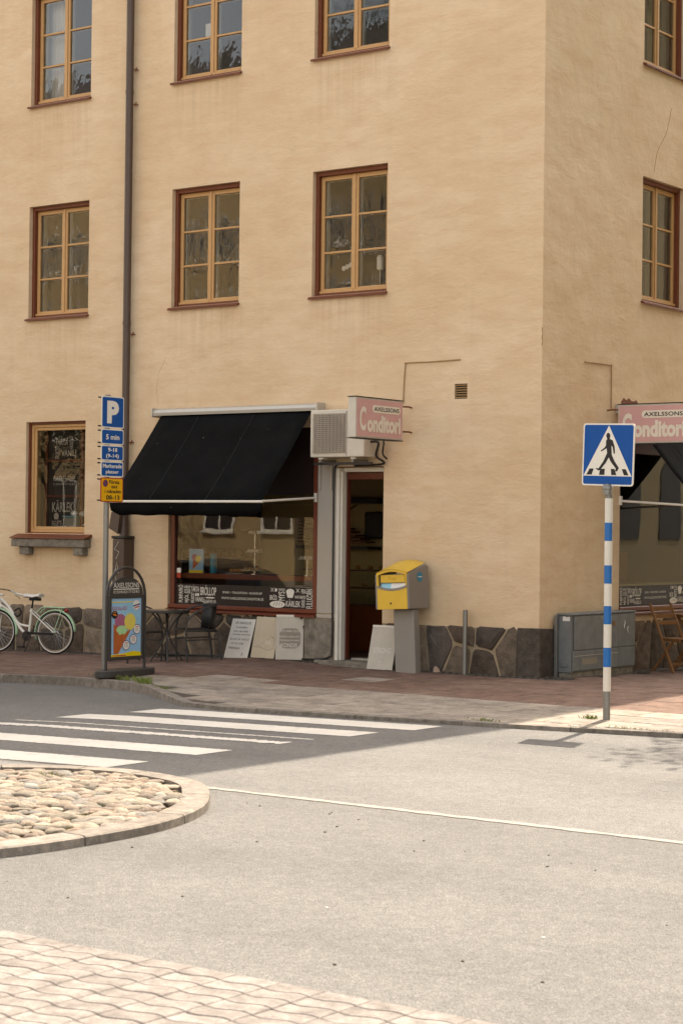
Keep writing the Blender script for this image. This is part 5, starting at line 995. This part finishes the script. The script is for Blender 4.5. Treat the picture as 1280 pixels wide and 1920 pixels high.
# ------------------------------------------------------------------ what the windows reflect: houses, trees and a parked car across the streets
def far_house(name, label, f, a0, a1, z1, wallm, cols, rows, arched=False, dep=9):
    t = thing(name, label, 'building', f((a0+a1)/2, 0, 0)); ops = [(c, c+1.3, z, z+h) for c in cols for z, h in rows]
    MB(f).box(a0, a1, 0, dep, -.5, z1).build('wall', wallm, t); MB(f).add([(a0-.4, -.5, z1), (a1+.4, -.5, z1), (a1+.4, dep, z1), (a0-.4, dep, z1), (a0+3, dep/2, z1+4.2), (a1-3, dep/2, z1+4.2)], [(0, 1, 5, 4), (1, 2, 5), (2, 3, 4, 5), (3, 0, 4), (0, 3, 2, 1)]).build('roof', 'oppo_roof', t)
    fm = MB(f); fm0 = None
    for k_, (c, d_, z, u) in enumerate(ops):
        b = MB(f)
        if arched: b.prism([(c, z), (d_, z), (d_, u-.4)]+[((c+d_)/2+.65*math.cos(R(a)), u-.4+.5*math.sin(R(a))) for a in range(15, 180, 15)]+[(c, u-.4)], (0, -.03, 0), (1, 0, 0), (0, 0, 1), (0, 1, 0), .029); b.build('window', 'dark_metal', t); continue
        b.box(c-.08, c+.06, -.05, -.001, z-.05, u+.06).box(d_-.06, d_+.08, -.05, -.001, z-.05, u+.06).box(c+.06, d_-.06, -.05, -.001, u-.06, u+.06).box(c+.06, d_-.06, -.05, -.001, z-.05, z+.06).box((c+d_)/2-.04, (c+d_)/2+.04, -.045, -.001, z+.06, u-.06).box(c-.15, d_+.15, -.14, -.051, z-.12, z-.03)
        w_ = b.build('window', 'white_paint', t); MB(f).quad((c+.06, -.012, z+.06), (d_-.06, -.012, z+.06), (d_-.06, -.012, u-.06), (c+.06, -.012, u-.06)).build('pane', 'dark_metal', w_)
    return t
SF = lambda a, d, z: (a, -34-d, z)
far_house('street_house', 'ochre house with white window frames on the far side of the street', SF, -62, -4, 16.6, 'oppo_wall', [-45+2.68*i for i in range(12)], [(1.7, 1.9), (5.2, 1.8), (8.6, 1.8), (11.7, 1.5)])
EF = lambda a, d, z: (14+d, a, z)
far_house('side_street_house', 'pale yellow house with arched windows across the side street', EF, -9, 60, 18.0, 'oppo_wall_pale', [18+2.6*i for i in range(14)], [(1.6, 2.2), (5.6, 2.2)], True)  # arches are reflected; nearness, length and height set to keep skylight off right wall
def tree(x, y, h, rad, label, n_=5200, seed=1, zg=-.1):
    t = thing('street_tree', label, 'tree', (x, y, zg)); q = random.Random(seed)
    MB().tube([(x, y, zg-.2), (x+.05, y, h*.3), (x, y+.05, h*.55), (x+.1, y, h*.8)], [.17, .14, .10, .03], 9).build('trunk', 'bark', t, smooth=True)
    cl = [(Vector((x, y, h*.68))+Vector((q.gauss(0, .5), q.gauss(0, .5), q.gauss(0, .42)))*rad, q.uniform(.3, .55)*rad) for _ in range(26)]
    b = MB(); 
    for k_ in range(7): c_ = cl[k_*3][0]; b.tube([(x, y, h*(.35+.04*k_)), ((x+c_.x)/2, (y+c_.y)/2, (h*.45+c_.z)/2), tuple(c_)], [.06, .04, .012], 6)
    b.build('limbs', 'bark', t, smooth=True); b = MB(); V = []; Fc = []
    for i in range(n_):
        c_, r_ = cl[q.randrange(26)]; d = Vector((q.gauss(0, 1), q.gauss(0, 1), q.gauss(0, 1))).normalized()*r_*q.random()**.4; p_ = c_+d; u = Vector((q.gauss(0, 1), q.gauss(0, 1), q.gauss(0, 1))).normalized(); v = u.orthogonal().normalized(); s = q.uniform(.05, .1); k2 = len(V)
        V += [p_-u*s, p_+v*s*.5, p_+u*s, p_-v*s*.5]; Fc.append((k2, k2+1, k2+2, k2+3))
    b.add(V, Fc); b.build('crown', 'tree_leaf', t); return t
tree(5.2, .7, 12.4, 1.75, 'young leafy street tree just right of the crossing', 6500, 3)
tree(-26.5, -29.5, 23, 3.6, 'tall leafy tree in front of the ochre house across the street', 9000, 5); tree(-17, -30, 10, 2.8, 'second leafy tree across the street, nearer the corner', 5000, 8); tree(-36.5, -28, 8, 2.6, 'added leafy tree across the street, farthest left, darkening the small window', 5000, 12); tree(13.5, 22, 9, 2.4, 'leafy tree before the arched window house', 4000, 9)  # farthest left tree added, tall one stretched, to darken window reflections
# parked car
t = thing('parked_car', 'black estate car parked at the kerb left of the shop', 'car', (-11.4, -6.1, zr(-11)), rz=R(3)); 
side = [(-2.15, .35), (-2.2, .6), (-2.15, .88), (-1.85, .95), (-1.1, 1.02), (-.5, 1.38), (.3, 1.46), (1.3, 1.42), (1.9, 1.3), (2.2, .95), (2.25, .6), (2.2, .35)]
lower = [(-2.15, .3), (-2.22, .62), (-2.12, .86), (-1.15, .98), (2.15, .98), (2.25, .62), (2.2, .3)]
MB().prism(lower, (0, -.86, 0), (1, 0, 0), (0, 0, 1), (0, 1, 0), 1.72).build('body', 'car_black', t, bevel=.08, seg=3, smooth=True)
b = MB(); up_ = [(-1.1, .985), (-.35, 1.40), (.4, 1.47), (1.3, 1.44), (1.95, 1.25), (2.1, .985)]
for s in (0,): b.add([(x, yv*(.82 if z < 1.1 else .64), z) for yv in (-1, 1) for x, z in up_], [tuple(range(6)), tuple(range(11, 5, -1))]+[(i, 6+i, 6+(i+1) % 6, (i+1) % 6) for i in range(6)])
b.build('cabin', 'car_black', t, bevel=.04, seg=3, smooth=True)
for s in (-1, 1):
    for Q in ([(-.85, 1.03), (-.33, 1.33), (.35, 1.38), (.35, 1.03)], [(.45, 1.03), (.45, 1.38), (1.2, 1.36), (1.75, 1.2), (1.8, 1.03)]): MB().add([(x, s*((.82-(z-.985)/.48*.18)+.008), z) for x, z in Q], [(0, 1, 2, 3, 4)[:len(Q)]]).build('side_window', 'car_glass', t)
    MB().tube([(x, s*.66, z+.02) for x, z in ((-.4, 1.39), (.4, 1.47), (1.3, 1.44))], .012, 6).build('roof_rail', 'chrome', t)
    for x in (-1.35, 1.4): w_ = MB().lathe([(.2, -.1), (.31, -.09), (.325, 0), (.31, .09), (.2, .1)], (x, s*.78, .325), 24, 'y').build('wheel', 'tyre', t, smooth=True); MB().lathe([(.19, -.105), (.19, .105)], (x, s*.78, .325), 16, 'y').build('rim', 'chrome', w_)
    MB().box(-2.18, -2.05, s*.6-.15, s*.6+.15, .66, .78).build('headlight', 'chrome', t, bevel=.02)
